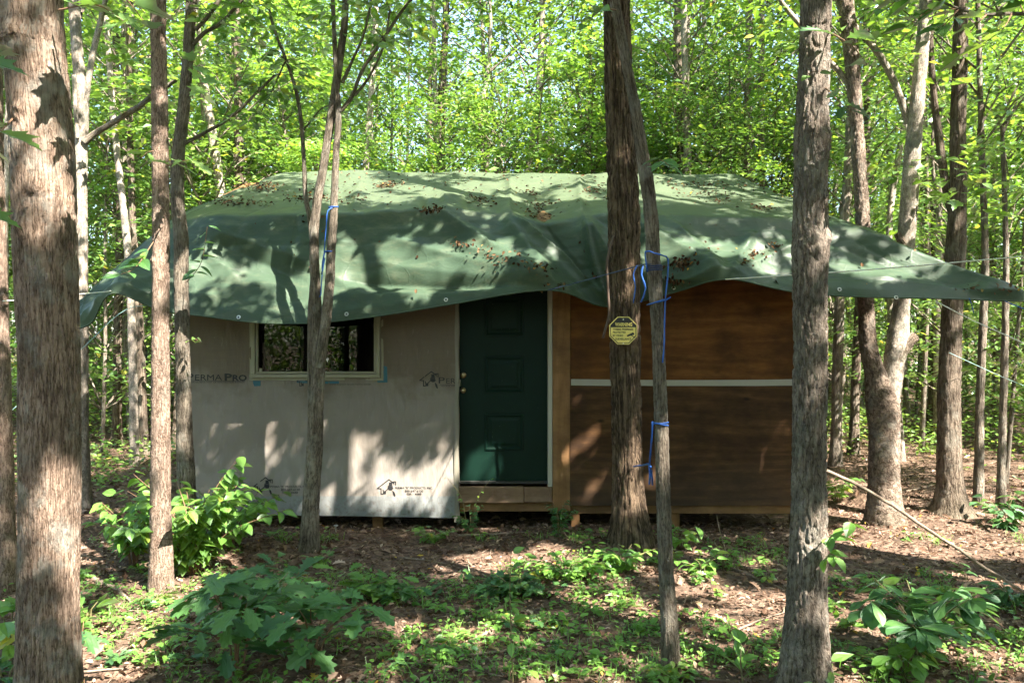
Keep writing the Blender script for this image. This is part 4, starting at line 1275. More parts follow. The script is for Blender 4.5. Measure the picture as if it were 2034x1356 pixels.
T5, _, _ = tree_near('slender grey-brown trunk forking before the window with blue cord hung in the fork', 6.62,
    [(613, 1098, 38), (616, 1040, 33), (620, 960, 31), (626, 880, 30), (630, 790, 26), (633, 720, 25), (631, 660, 22), (627, 580, 19), (624, 480, 18), (630, 400, 17), (641, 340, 16), (652, 270, 16), (663, 200, 16), (676, 110, 14), (685, 40, 13), (688, -30, 12)],
    'bark_thin', 36, .018, .004, 55, .22, .06, [(622, 860, .06, .05, .014), (622, 620, .04, .03, .012)], .22, 9, 4)
limb(T5, [(634, 730, 20), (640, 690, 21), (648, 630, 20), (655, 560, 18), (657, 510, 17), (662, 440, 16), (665, 370, 14), (668, 300, 13), (672, 230, 12), (668, 150, 9), (664, 70, 8), (660, -20, 7)], 6.58, 'bark_thin', 20, .02, .003, 55, .2)
limb(T5, [(676, 222, 9), (700, 190, 8), (720, 140, 7), (760, 80, 6), (800, 20, 5), (835, -20, 4)], 6.6, 'bark_thin')
limb(T5, [(680, 165, 8), (700, 120, 6), (722, 70, 5), (740, -10, 4)], 6.6, 'bark_thin')
limb(T5, [(705, 190, 6), (735, 150, 5), (762, 92, 4), (775, 20, 4)], 6.6, 'bark_thin')
TS, _, _ = tree_near('thin bent sapling rising just behind the forked tree at the window', 6.85,
    [(618, 1095, 14), (618, 900, 13), (617, 640, 12), (622, 540, 11), (618, 450, 11), (607, 390, 9), (604, 330, 8), (600, 260, 8), (590, 190, 7), (572, 130, 6), (545, 60, 5), (535, 20, 4)],
    'bark_thin', 14, .03, .002, 60, .2, .05, (), .1, None, 5, name='sapling')
limb(TS, [(600, 262, 4), (640, 215, 3), (668, 212, 3)], 6.85, 'bark_thin', 8)
limb(TS, [(568, 120, 4), (540, 180, 3), (510, 240, 2)], 6.85, 'bark_thin', 8)
T6, _, _ = tree_near('dark deeply furrowed trunk bearing the yellow warning sign', 6.82,
    [(1255, 1085, 82), (1251, 1030, 68), (1247, 950, 58), (1244, 800, 57), (1241, 640, 59), (1240, 500, 60), (1239, 400, 60), (1232, 250, 54), (1228, 120, 51), (1225, 0, 49), (1224, -40, 48)],
    'bark_deep', 110, .012, .014, 32, .15, .04, (), .35, 10, 6, .18)
T7, _, _ = tree_near('thin crooked grey trunk wrapped with blue rope in front of the sign tree', 4.22,
    [(1334, 1338, 36), (1330, 1250, 33), (1322, 1110, 28), (1317, 950, 26), (1312, 800, 25), (1306, 650, 24), (1301, 560, 28), (1297, 500, 27), (1294, 440, 28), (1289, 390, 27), (1283, 350, 27), (1272, 280, 23), (1262, 215, 21), (1247, 140, 20), (1232, 60, 19), (1220, 0, 18), (1214, -35, 18)],
    'bark_thin', 40, .014, .0032, 70, .22, .06, [(1284, 355, .03, .035, .010), (1297, 540, .035, .03, .006), (1320, 870, .035, .03, .006)], .12, 6.0, 7)
T8, _, _ = tree_near('grey flaky-barked trunk with two bulging burls covering the cabin corner', 3.98,
    [(1598, 1375, 96), (1600, 1300, 82), (1603, 1180, 74), (1606, 1050, 68), (1608, 900, 62), (1610, 700, 61), (1609, 560, 63), (1610, 490, 68), (1610, 420, 62), (1611, 330, 62), (1613, 285, 68), (1614, 220, 58), (1618, 120, 56), (1621, 0, 56), (1622, -40, 55)],
    'bark_plate', 110, .010, .0075, 42, .3, .05, [(1590, 270, .09, .04, .02), (1632, 280, .07, .04, .022), (1585, 490, .08, .045, .018), (1640, 470, .06, .04, .02), (1612, 500, .09, .03, .016), (1600, 262, .09, .03, .012)], .22, 10.5, 8)
TY, _, _ = tree_near('stout trunk dividing low into two pale lichen-spotted stems beyond the tarp', 7.85,
    [(1758, 1038, 66), (1757, 1000, 58), (1756, 930, 55), (1757, 860, 56), (1752, 800, 60), (1738, 740, 38), (1726, 690, 32), (1720, 600, 29), (1717, 500, 27), (1712, 400, 26), (1705, 300, 25), (1700, 220, 24), (1694, 140, 26), (1686, 60, 28), (1678, -30, 27)],
    'bark_blister', 48, .022, .008, 42, .8, .06, [(1690, 180, .08, .04, .015)], .28, 10, 9)
limb(TY, [(1757, 830, 40), (1768, 780, 40), (1776, 720, 38), (1783, 680, 40), (1789, 620, 32), (1797, 540, 30), (1802, 450, 32), (1809, 360, 31), (1815, 280, 29), (1824, 180, 26), (1832, 90, 24), (1840, -30, 22)], 7.85, 'bark_pale', 40, .025, .004, 40, .6, up=10)
limb(TY, [(1784, 715, 22), (1797, 690, 22), (1808, 676, 24), (1818, 668, 22)], 7.80, 'bark_blister', 20, .02, .005, name='stub')
limb(TY, [(1801, 500, 14), (1790, 478, 14), (1782, 464, 13)], 7.80, 'bark_blister', 16, .02, .004, name='stub')
limb(TY, [(1804, 245, 15), (1792, 205, 14), (1770, 150, 13), (1740, 100, 12), (1700, 55, 11), (1660, 0, 10), (1640, -30, 9)], 7.9, 'bark_pale', 16)
limb(TY, [(1690, 175, 12), (1665, 140, 11), (1640, 115, 11), (1600, 62, 10), (1560, 15, 9), (1540, -15, 8)], 7.9, 'bark_pale', 16)
T11, _, _ = tree_near('straight dark furrowed trunk with flared foot beside the divided tree', 7.95,
    [(1890, 1032, 72), (1889, 990, 52), (1886, 920, 44), (1885, 800, 40), (1889, 680, 38), (1893, 600, 37), (1899, 480, 35), (1903, 360, 29), (1903, 240, 27), (1907, 120, 25), (1910, -30, 24)],
    'bark_dark', 44, .025, .007, 38, .2, .06, [(1908, 475, .07, .05, .014)], .45, 10, 10, .16)
limb(T11, [(1893, 430, 16), (1880, 380, 15), (1870, 310, 15), (1858, 220, 13), (1850, 120, 11), (1846, -30, 9)], 8.0, 'bark_dark', 16)
T2, _, _ = tree_near('pale forking trunk half hidden behind the thick tan trunk', 8.25,
    [(164, 1012, 34), (162, 900, 28), (161, 760, 26), (161, 600, 25), (160, 480, 25), (160, 380, 24), (161, 285, 25), (164, 220, 22), (160, 170, 22), (152, 80, 21), (147, -30, 20)],
    'bark_pale', 32, .025, .004, 40, .6, .06, [(172, 178, .05, .03, -.01)], .25, 9, 11)
limb(T2, [(168, 215, 13), (174, 170, 12), (184, 110, 11), (198, 50, 10), (214, -20, 9)], 8.25, 'bark_pale', 14)
limb(T2, [(168, 282, 15), (185, 268, 12), (225, 243, 11), (275, 212, 10), (310, 185, 9), (350, 160, 7)], 8.2, 'bark_far', 14)
limb(T2, [(154, 275, 8), (150, 220, 8), (147, 150, 8)], 8.15, 'bark_pale', 12)
T16, _, _ = tree_near('dark trunk cut by the picture edge beyond the thick tan trunk', 5.45,
    [(6, 1195, 46), (5, 1000, 40), (2, 800, 36), (-4, 600, 34), (-10, 400, 34), (-14, 200, 33), (-18, -30, 32)], 'bark_red', 36, .02, .005, 50, .3, .05, (), .25, 10, 12)
for lab, D, spec, bk_ in [
    ('thin straight young trunk between the dark furrowed trunk and the picture edge', 8.3, [(1943, 1015, 20), (1945, 900, 16), (1947, 780, 15), (1953, 640, 14), (1957, 500, 13), (1950, 300, 11), (1945, 100, 9), (1942, -30, 8)], 'bark_far'),
    ('thinnest bare pole-like trunk under the pulled-out tarp corner', 8.2, [(1988, 1018, 18), (1990, 900, 14), (1994, 760, 13), (1997, 640, 12), (1998, 500, 10), (1995, 380, 8), (1990, 250, 7)], 'bark_far'),
    ('straight grey trunk close behind the burled grey tree', 11.0, [(1660, 925, 26), (1661, 850, 20), (1664, 720, 20), (1668, 600, 19), (1674, 480, 18), (1686, 300, 16), (1692, 100, 14), (1695, -30, 14)], 'bark_far'),
    ('greyish trunk between the burled tree and the divided tree', 12.0, [(1694, 945, 24), (1697, 850, 18), (1702, 700, 17), (1712, 500, 16), (1722, 300, 13), (1722, 100, 12), (1720, -30, 12)], 'bark_dark'),
    ('dark slim trunk standing between the two slim trunks and the pale forking one', 13.0, [(232, 905, 22), (233, 780, 17), (234, 650, 16), (238, 420, 14), (232, 200, 12), (228, -30, 10)], 'bark_dark'),
    ('dark trunk close behind the slim reddish trunk', 12.0, [(284, 925, 22), (283, 800, 16), (277, 650, 16), (270, 560, 15), (262, 400, 13), (256, 150, 11), (255, -30, 10)], 'bark_dark'),
    ('pale trunk showing through the leaves behind the slim reddish trunk', 14.0, [(270, 900, 18), (267, 760, 13), (262, 640, 13), (250, 400, 12), (246, 150, 10), (246, -30, 9)], 'bark_pale'),
    ('dark trunk rising over the left slope of the tarp', 13.0, [(472, 905, 24), (474, 600, 18), (475, 370, 17), (473, 200, 15), (470, 50, 13), (468, -30, 12)], 'bark_dark'),
    ('dark trunk among bright leaves over the middle of the ridge', 15.0, [(880, 890, 26), (878, 600, 18), (876, 340, 17), (878, 180, 15), (885, 60, 13), (888, -30, 12)], 'bark_dark'),
    ('crooked thin trunk with pale bark over the ridge, beside the dark one', 13.5, [(955, 895, 16), (957, 600, 11), (960, 340, 10), (955, 240, 9), (968, 150, 8), (975, 60, 6), (972, -20, 5)], 'bark_pale'),
    ('pale straight trunk rising behind the ridge just past the blue-roped tree', 12.5, [(1366, 905, 24), (1366, 600, 16), (1366, 345, 15), (1363, 240, 15), (1360, 100, 13), (1358, -30, 12)], 'bark_pale'),
    ('grey straight trunk over the right slope of the tarp, before the burled tree', 13.0, [(1486, 895, 24), (1486, 600, 17), (1487, 360, 16), (1486, 200, 14), (1488, 60, 13), (1489, -30, 12)], 'bark_far')]:
    k = int(spec[0][0])
    t_, _, _ = tree_near(lab, D, spec, bk_, 20, .05, .005, 34, .25, .06, (), .2, None if spec[-1][1] > 0 else 9, k)
    crown(t_, ('leaf_bright', 'leaf_mid')[k % 2], (spec[-1][0] - CX) / F * D, D, 4.6 if D < 10 else 4.2, 12, 2.0, 60, 40, .10, k, barkname='bark_far')

def twigs(root, spots, mat, size, seed, tpl='ovlow', nper=26, rad=.30, bk_='bark_thin'):
    r = np.random.default_rng(seed)
    C = np.array([W(a, b, D) for a, b, D in spots])
    p, yw, pt, rl, sz = sprays(r, C, nper, rad, .05, size, .3)
    mb = MB()
    add_leaves(mb, tpl, p, yw, pt, rl, sz, 0)
    for c in C:
        for k in range(3):
            e = c + np.array([r.normal(0, rad * .6), r.normal(0, rad * .6), r.normal(.02, .04)])
            mb.tube(np.array([c, (c + e) / 2 + [0, 0, .02], e]), [.004, .003, .0015], 4, 1, cap=False)
    return mb.build('foliage', [M[mat], M[bk_]], root, False, True)
twigs(T5, [(835, -5, 6.6), (800, 25, 6.7), (760, 75, 6.5), (790, 60, 7.0), (740, 5, 6.7), (700, 60, 6.9), (775, 25, 6.4), (720, 110, 6.8), (850, 40, 6.9), (690, 10, 6.4), (660, 20, 6.8), (740, 150, 7.0), (640, 70, 7.1)], 'leaf_mid', .10, 61)
twigs(TS, [(535, 20, 6.85), (560, 80, 6.8), (510, 240, 6.85), (540, 180, 6.9), (575, 130, 7.0), (590, 30, 6.9), (500, 60, 7.0), (668, 212, 6.9)], 'leaf_mid', .09, 62, rad=.24)
twigs(T4, [(545, 150, 6.6), (520, 175, 6.7), (480, 15, 6.6), (490, -10, 6.5), (450, -20, 6.7), (440, 45, 6.8), (460, 232, 6.7), (410, 20, 6.5), (570, 120, 6.8), (500, 100, 7.0), (430, 110, 7.1)], 'leaf_mid', .11, 63)
twigs(T2, [(350, 160, 8.2), (310, 185, 8.3), (275, 190, 8.0), (214, -20, 8.2), (240, 30, 8.4), (225, 90, 8.6), (290, 120, 8.5)], 'leaf_mid', .12, 64, 'maple', 20)
twigs(TY, [(1700, 55, 7.9), (1660, 0, 7.9), (1740, 90, 8.0), (1550, 10, 7.9), (1600, 60, 8.1), (1540, 60, 8.2), (1760, 20, 8.2), (1870, 320, 7.5), (1910, 360, 7.4), (1780, 330, 8.0)], 'leaf_bright', .12, 65)
twigs(T11, [(1846, -10, 8.0), (1870, 130, 8.1), (1940, 220, 8.2), (1960, 300, 7.8), (2000, 250, 8.0), (1985, 120, 8.3), (2020, 380, 7.9), (1950, 420, 8.0)], 'leaf_mid', .12, 66)
# crowns of the near trees, above the picture
for t_, x, y, z0, z1, rad, ncl, mat, sd in [(T1, -2.4, 3.3, 5.0, 10.5, 1.9, 60, 'leaf_mid', 31), (T3, -2.7, 5.5, 5.4, 10.5, 1.7, 46, 'leaf_mid', 32), (T4, -2.9, 6.6, 6.0, 10, 1.5, 40, 'leaf_bright', 33),
                                            (T5, -1.5, 6.6, 5.6, 9.5, 1.5, 40, 'leaf_bright', 34), (T6, 0.9, 6.8, 6.4, 11, 1.9, 60, 'leaf_mid', 35), (T7, 0.9, 3.9, 5.0, 9.5, 2.0, 150, 'leaf_bright', 36),
                                            (T8, 2.3, 3.8, 5.2, 11, 2.7, 240, 'leaf_mid', 37), (TY, 4.0, 7.9, 6.4, 11, 2.1, 70, 'leaf_mid', 38), (T11, 4.9, 8.0, 6.3, 11, 1.8, 50, 'leaf_mid', 39),
                                            (T2, -4.8, 8.3, 6.0, 10, 1.7, 44, 'leaf_bright', 40), (T16, -3.9, 5.4, 5.2, 10.5, 1.8, 46, 'leaf_mid', 41)]:
    crown(t_, mat, x, y, z0, min(z1, 9.5 if y > 6 else 11), rad, int(ncl * (.45 if y > 6 else 1)), 42, .125, sd)

# ================================================================== TREES OF THE CANOPY (unseen, added behind the viewer to shade the clearing; they mirror in the window)
for k, (x, y, rad, hz, ncl, w) in enumerate([(0.6, -4.6, 2.3, 13, 95, .12), (3.6, -5.4, 2.5, 14, 105, .14), (7.2, -4.6, 2.4, 13.5, 100, .13), (10.2, -3.2, 2.4, 14, 95, .15), (2.2, -2.2, 2.0, 12, 80, .10),
                                             (5.2, -1.4, 2.3, 13, 95, .13), (8.6, -0.4, 2.4, 13.5, 100, .12), (6.9, 2.6, 2.1, 12.5, 80, .11), (10.6, 2.4, 2.3, 13, 85, .12), (-2.4, -3.4, 2.0, 12, 70, .12),
                                             (2.7, 0.8, 1.7, 10.5, 62, .10), (4.7, 2.7, 1.8, 10.5, 62, .10), (0.9, -0.9, 1.7, 11, 60, .10), (-2.0, 0.5, 1.6, 10.5, 52, .09)]):
    if y < .7 and x > -1: x += .7
    zb = float(gz(x, y))
    t_ = thing('tree', 'forest tree added behind the viewer to shade the clearing, mirrored in the window', 'tree', (x, y, zb), 'shade trees added behind the viewer')
    pts = [np.array([x, y, zb - .1]), np.array([x + .05, y, 3.0]), np.array([x - .05, y + .05, min(7.0, hz * .6)]), np.array([x, y, hz])]
    V, Q, A = trunk_geo(pts, [w, w * .85, w * .65, w * .2], 18, .12, .006, 30, .2, .05, (), .2, 60 + k)
    mb = MB(); mb.add(V, Q, 0, A); mb.build('trunk', M['bark_far'], t_, True, True)
    crown(t_, ('leaf_mid', 'leaf_bright', 'leaf_deep')[k % 3], x, y, 5.5, hz, rad, int(ncl * 1.7), 56, .14, 80 + k)

# a tree just outside the frame on the right, whose low branch reaches in
tR = thing('tree', 'tree past the burled trunk whose dark leafy bough hangs into the top corner', 'tree', (4.55, 5.3, float(gz(4.55, 5.3))))
V, Q, A = trunk_geo([np.array([4.55, 5.3, -.1]), np.array([4.5, 5.3, 2.5]), np.array([4.6, 5.35, 6]), np.array([4.6, 5.3, 9.5])], [.11, .095, .08, .03], 32, .03, .006, 36, .25, .05, (), .2, 77)
mb = MB(); mb.add(V, Q, 0, A); mb.build('trunk', M['bark_plate'], tR, True, True)
crown(tR, 'leaf_mid', 4.6, 5.3, 4.9, 10, 1.8, 44, 42, .115, 97)
a0 = np.array([4.5, 5.2, 3.3])
b1 = [a0, W(2200, 40, 4.0), W(2034, 28, 3.7), W(1960, 29, 3.6), W(1905, 18, 3.55), W(1862, 0, 3.5)]
mb = MB(); P_, r_ = smooth_path(b1, [.022, .014, .010, .008, .006, .004], .04); mb.tube(P_, r_, 7); mb.build('bough', M['bark_thin'], tR, True, True)
for k, (pl, lv, tp, mt) in enumerate([
        ([W(1905, 18, 3.55), W(1850, 20, 3.5), W(1800, 55, 3.4)], (9, .105, 1.0), 'ovate', 'leaf_deep'), ([W(1862, 0, 3.5), W(1800, -10, 3.45), W(1760, 20, 3.4)], (8, .11, 1.0), 'ovate', 'leaf_deep'),
        ([W(1905, 18, 3.55), W(1880, 45, 3.5), W(1840, 85, 3.45)], (7, .12, 1.0), 'ovate', 'leaf_deep'), ([W(2010, 28, 3.65), W(1990, 60, 3.6), W(1950, 90, 3.5)], (7, .13, 1.0), 'maple', 'leaf_mid'),
        ([W(2034, 28, 3.7), W(2020, 0, 3.7), W(1985, -20, 3.6)], (7, .12, 1.0), 'maple', 'leaf_deep'), ([W(1960, 29, 3.6), W(1930, 60, 3.5), W(1900, 110, 3.5)], (5, .14, 1.0), 'maple', 'leaf_mid')]):
    sprig(tR, pl, mt, tp, lv, .004, 'sprig', k + 3)
# drooping twig of oak leaves between the burled tree and the divided tree: belongs to the burled tree
sprig(T8, [W(1640, 60, 3.95), W(1690, 90, 3.7), W(1722, 128, 3.5)], 'leaf_deep', 'oak', (5, .19, 1.0), .005, 'sprig', 31)
sprig(T8, [W(1640, 175, 3.9), W(1670, 205, 3.75), W(1690, 222, 3.6)], 'leaf_deep', 'oak', (4, .15, 1.0), .004, 'sprig', 32)
sprig(T8, [W(1600, 150, 3.9), W(1618, 142, 3.7), W(1626, 148, 3.6)], 'leaf_mid', 'ovate', (2, .09, 1.0), .003, 'sprig', 33)
sprig(T8, [W(1632, 1075, 3.9), W(1660, 1060, 3.75), W(1690, 1035, 3.65)], 'leaf_spice', 'ovate', (9, .10, 1.0), .004, 'sprig', 34)
sprig(T8, [W(1632, 1120, 3.9), W(1650, 1100, 3.8), W(1665, 1108, 3.7)], 'leaf_spice', 'ovate', (7, .085, 1.0), .003, 'sprig', 35)
sprig(T7, [W(1300, 330, 4.2), W(1312, 318, 4.0), W(1330, 330, 3.9)], 'leaf_oak', 'ovate', (6, .13, 1.1), .004, 'sprig', 36)
sprig(T7, [W(1225, 20, 4.2), W(1195, 20, 4.1), W(1160, 50, 4.0)], 'leaf_mid', 'ovate', (10, .10, 1.1), .004, 'sprig', 37)
sprig(T1, [W(118, 20, 3.5), W(190, 10, 3.3), W(250, 45, 3.2)], 'leaf_mid', 'maple', (5, .19, 1.0), .005, 'sprig', 38)
sprig(T1, [W(118, -10, 3.5), W(220, -25, 3.3), W(300, 60, 3.2)], 'leaf_deep', 'maple', (5, .17, 1.0), .005, 'sprig', 39)
sprig(T1, [W(30, 230, 3.6), W(-25, 300, 3.0), W(-45, 420, 2.9)], 'leaf_mid', 'maple', (6, .19, 1.2), .005, 'sprig', 40)
sprig(T1, [W(20, 120, 3.6), W(-30, 110, 3.0), W(-70, 200, 2.9)], 'leaf_deep', 'maple', (5, .17, 1.2), .005, 'sprig', 44)
sprig(T3, [W(333, 330, 5.5), W(350, 322, 5.35), W(375, 318, 5.2)], 'leaf_bright', 'oak', (6, .16, 1.1), .004, 'sprig', 41)
sprig(T3, [W(305, 300, 5.5), W(292, 303, 5.35), W(280, 315, 5.25)], 'leaf_bright', 'oak', (4, .13, 1.0), .004, 'sprig', 42)
sprig(T4, [W(376, 100, 6.5), W(395, 150, 6.2), W(410, 200, 6.0)], 'leaf_mid', 'maple', (6, .2, 1.0), .004, 'sprig', 43)
sprig(T4, [W(372, 560, 6.5), W(400, 520, 6.2), W(412, 450, 6.1)], 'leaf_deep', 'ovate', (10, .13, 1.2), .004, 'sprig', 45)
sprig(T3, [W(305, 480, 5.5), W(270, 530, 5.2), W(240, 545, 5.1)], 'leaf_deep', 'ovate', (9, .13, 1.0), .004, 'sprig', 46)
sprig(T4, [W(372, 680, 6.5), W(385, 672, 6.4), W(398, 680, 6.35)], 'leaf_bright', 'ovate', (5, .06, 1.0), .003, 'sprig', 47)
sprig(TY, [W(1812, 420, 7.7), W(1850, 390, 7.4), W(1900, 400, 7.2)], 'leaf_bright', 'maple', (9, .16, 1.0), .005, 'sprig', 48)
sprig(T11, [W(1905, 160, 7.8), W(1890, 170, 7.6), W(1925, 165, 7.5)], 'leaf_bright', 'maple', (3, .2, 1.0), .004, 'sprig', 49)

# ================================================================== FOREST BEHIND
def tall_template(k):
    r = np.random.default_rng(200 + k)
    hz = (15.0, 17.0, 13.5, 16.0, 14.0)[k]
    z0 = (3.6, 4.6, 3.0, 5.2, 2.6)[k]; rad = (2.5, 2.7, 2.3, 2.6, 2.4)[k]
    b = r.normal(0, .14, (3, 2))
    w = (.10, .12, .08, .11, .075)[k]
    pts = [np.array([0, 0, -.2]), np.array([b[0, 0], b[0, 1], 3.2]), np.array([b[1, 0], b[1, 1], 7.0]), np.array([b[2, 0], b[2, 1], hz])]
    V, Q, A = trunk_geo(pts, [w, w * .86, w * .62, w * .15], 14, .12, .007, 34, .22, .08, (), .25, k)
    mb = MB(); mb.add(V, Q, 0, A)
    tm = mb.mesh('trunk', [M[('bark_far', 'bark_dark', 'bark_pale', 'bark_far', 'bark_pale')[k]]], True, True)
    mb = MB()
    crown_leaves(r, (0, 0), z0, hz, rad, 120, 42, .125, mb, 'simple', 0, .6, False, None, 1, .01, 2)
    cm = mb.mesh('crown', [M[('leaf_bright', 'leaf_mid', 'leaf_bright', 'leaf_mid', 'leaf_bright')[k]], M['bark_far'], M['leaf_mid']], False, True)
    return tm, cm
def sap_template(k):
    r = np.random.default_rng(300 + k)
    hz = (5.0, 6.5, 4.0, 7.5)[k]
    z0 = (0.7, 1.2, 0.5, 1.6)[k]; rad = (1.3, 1.5, 1.2, 1.6)[k]
    b = r.normal(0, .12, (3, 2)); w = .03 + .004 * k
    pts = [np.array([0, 0, -.1]), np.array([b[0, 0], b[0, 1], hz * .3]), np.array([b[1, 0], b[1, 1], hz * .65]), np.array([b[2, 0] * 2, b[2, 1] * 2, hz])]
    V, Q, A = trunk_geo(pts, [w, w * .8, w * .55, w * .15], 8, .2, .002, 40, .22, .06, (), .1, k)
    mb = MB(); mb.add(V, Q, 0, A)
    tm = mb.mesh('trunk', [M['bark_far']], True, True)
    mb = MB()
    crown_leaves(r, (0, 0), z0, hz, rad, 62, 40, .10, mb, 'simple', 0, .5, False, None, 1, .006, 2, 'ovlow')
    cm = mb.mesh('crown', [M['leaf_bright'], M['bark_far'], M['leaf_mid']], False, True)
    return tm, cm
TALL = [tall_template(k) for k in range(5)]
def mid_template(k):
    r = np.random.default_rng(400 + k)
    hz = (9.2, 8.2, 10.0)[k]; z0 = (2.2, 1.6, 3.0)[k]; rad = (2.3, 2.1, 2.4)[k]
    b = r.normal(0, .16, (3, 2)); w = (.065, .05, .075)[k]
    pts = [np.array([0, 0, -.2]), np.array([b[0, 0], b[0, 1], 2.5]), np.array([b[1, 0], b[1, 1], 5.5]), np.array([b[2, 0], b[2, 1], hz])]
    V, Q, A = trunk_geo(pts, [w, w * .84, w * .6, w * .12], 12, .12, .005, 34, .22, .08, (), .2, k + 9)
    mb = MB(); mb.add(V, Q, 0, A)
    tm = mb.mesh('trunk', [M[('bark_far', 'bark_pale', 'bark_dark')[k]]], True, True)
    mb = MB()
    crown_leaves(r, (0, 0), z0, hz, rad, 140, (56, 44, 60)[k], (.12, .15, .11)[k], mb, 'ovlow', 0, .6, False, None, 1, .008, 2, 'maple' if k == 1 else 'simple')
    cm = mb.mesh('crown', [M['leaf_bright'], M['bark_far'], M['leaf_mid']], False, True)
    return tm, cm
def pole_template(k):
    r = np.random.default_rng(500 + k)
    hz = (12.5, 11.0, 13.5)[k]; w = (.055, .04, .07)[k]
    b = r.normal(0, .2, (3, 2))
    pts = [np.array([0, 0, -.2]), np.array([b[0, 0], b[0, 1], 3.5]), np.array([b[1, 0], b[1, 1], 7.0]), np.array([b[2, 0], b[2, 1], hz])]
    V, Q, A = trunk_geo(pts, [w, w * .85, w * .65, w * .2], 12, .12, .004, 34, .22, .08, (), .25, k + 19)
    mb = MB(); mb.add(V, Q, 0, A)
    tm = mb.mesh('trunk', [M[('bark_pale', 'bark_far', 'bark_pale')[k]]], True, True)
    mb = MB()
    crown_leaves(r, (0, 0), 6.2, hz, 1.7, 46, 40, .115, mb, 'simple', 0, .55, False, None, 1, .007, 2)
    cm = mb.mesh('crown', [M['leaf_bright'], M['bark_far'], M['leaf_mid']], False, True)
    return tm, cm
POLE = [pole_template(k) for k in range(3)]
MID = [mid_template(k) for k in range(3)]
SAP = [sap_template(k) for k in range(4)]
NEARPOS = [(-2.3, 3.6), (-2.6, 5.6), (-2.9, 6.6), (-1.8, 6.6), (1.1, 6.8), (.9, 4.2), (1.6, 4), (4, 7.85), (4.8, 8), (-4.8, 8.25), (-3.8, 5.4), (5.2, 8.3), (5.4, 8.2), (4.7, 11), (-5.3, 8)]

def forest():
    r = np.random.default_rng(5)
    placed = []
    def ok(x, y, d):
        if -4.9 < x < 4.9 and 5.5 < y < 12.6: return False
        return all((x - a) ** 2 + (y - b) ** 2 > d * d for a, b in placed)
    zone = lambda x, y: 'behind the cabin' if abs(x) < y * .45 else ('past the pale wrapped end of the cabin' if x < 0 else 'past the plywood end of the cabin')
    def put(kind, x, y, sc=1.0):
        tms = {'tall': TALL, 'mid': MID, 'pole': POLE, 'sap': SAP}[kind]
        k = int(r.integers(len(tms)))
        s = r.uniform(.85, 1.2) * sc
        z = float(gz(x, y))
        if kind != 'sap':
            lab = 'slender forest tree among the many trunks ' + zone(x, y)
            grp = 'forest trees ' + zone(x, y)
        else:
            lab = 'thin leafy understorey sapling among the woods ' + zone(x, y)
            grp = 'saplings ' + zone(x, y)
        o = thing('sapling' if kind == 'sap' else 'forest_tree', lab, 'sapling' if kind == 'sap' else 'tree', (x, y, z), grp)
        o.rotation_euler = (r.normal(0, .02), r.normal(0, .02), r.uniform(0, 6.28)); o.scale = (s, s, s * r.uniform(.9, 1.1))
        for nm, me in (('trunk', tms[k][0]), ('crown', tms[k][1])):
            c = bpy.data.objects.new(nm, me); COL.objects.link(c); c.parent = o
        placed.append((x, y))
    n = 0; tries = 0
    while n < 34 and tries < 6000:
        tries += 1
        y = r.uniform(10.5, 19); x = r.uniform(-.74, .74) * y
        if y < 13 and abs(x) < 5.2: continue
        if ok(x, y, 1.0):
            put('pole', x, y, 1.0); n += 1
    n = 0; tries = 0
    while n < 7 and tries < 6000:
        tries += 1
        y = r.uniform(12.5, 15.5); x = r.uniform(-.72, .72) * y
        if ok(x, y, 1.5):
            put('tall', x, y, 1.0); n += 1
    n = 0; tries = 0
    while n < 15 and tries < 6000:
        tries += 1
        y = r.uniform(12.7, 14.2); x = r.uniform(-6.5, 6.5)
        if ok(x, y, .85):
            put('mid', x, y, .68); n += 1
    n = 0; tries = 0
    while n < 30 and tries < 6000:
        tries += 1
        y = r.uniform(12.4, 18.5); x = r.uniform(-1, 1) * (.78 * y + 1)
        if abs(x) > .40 * y and r.uniform() < .75: continue
        if ok(x, y, 1.7): put('mid', x, y); n += 1
    n = 0; tries = 0
    while n < 76 and tries < 6000:
        tries += 1
        y = 9.2 + 29 * r.uniform(0, 1) ** 0.85; hw = 0.75 * y + 1.5
        x = r.uniform(-hw, hw)
        if y < 17 and abs(x) < 13: continue
        if not ok(x, y, 1.25 if y < 22 else 1.5): continue
        put('tall', x, y); n += 1
    n = 0; tries = 0
    while n < 105 and tries < 6000:
        tries += 1
        y = 9.0 + 21 * r.uniform(0, 1); hw = 0.75 * y + 1
        x = r.uniform(-hw, hw)
        if y < 13.0 and abs(x) < 5.6: continue
        if not ok(x, y, .8): continue
        put('sap', x, y); n += 1
forest()

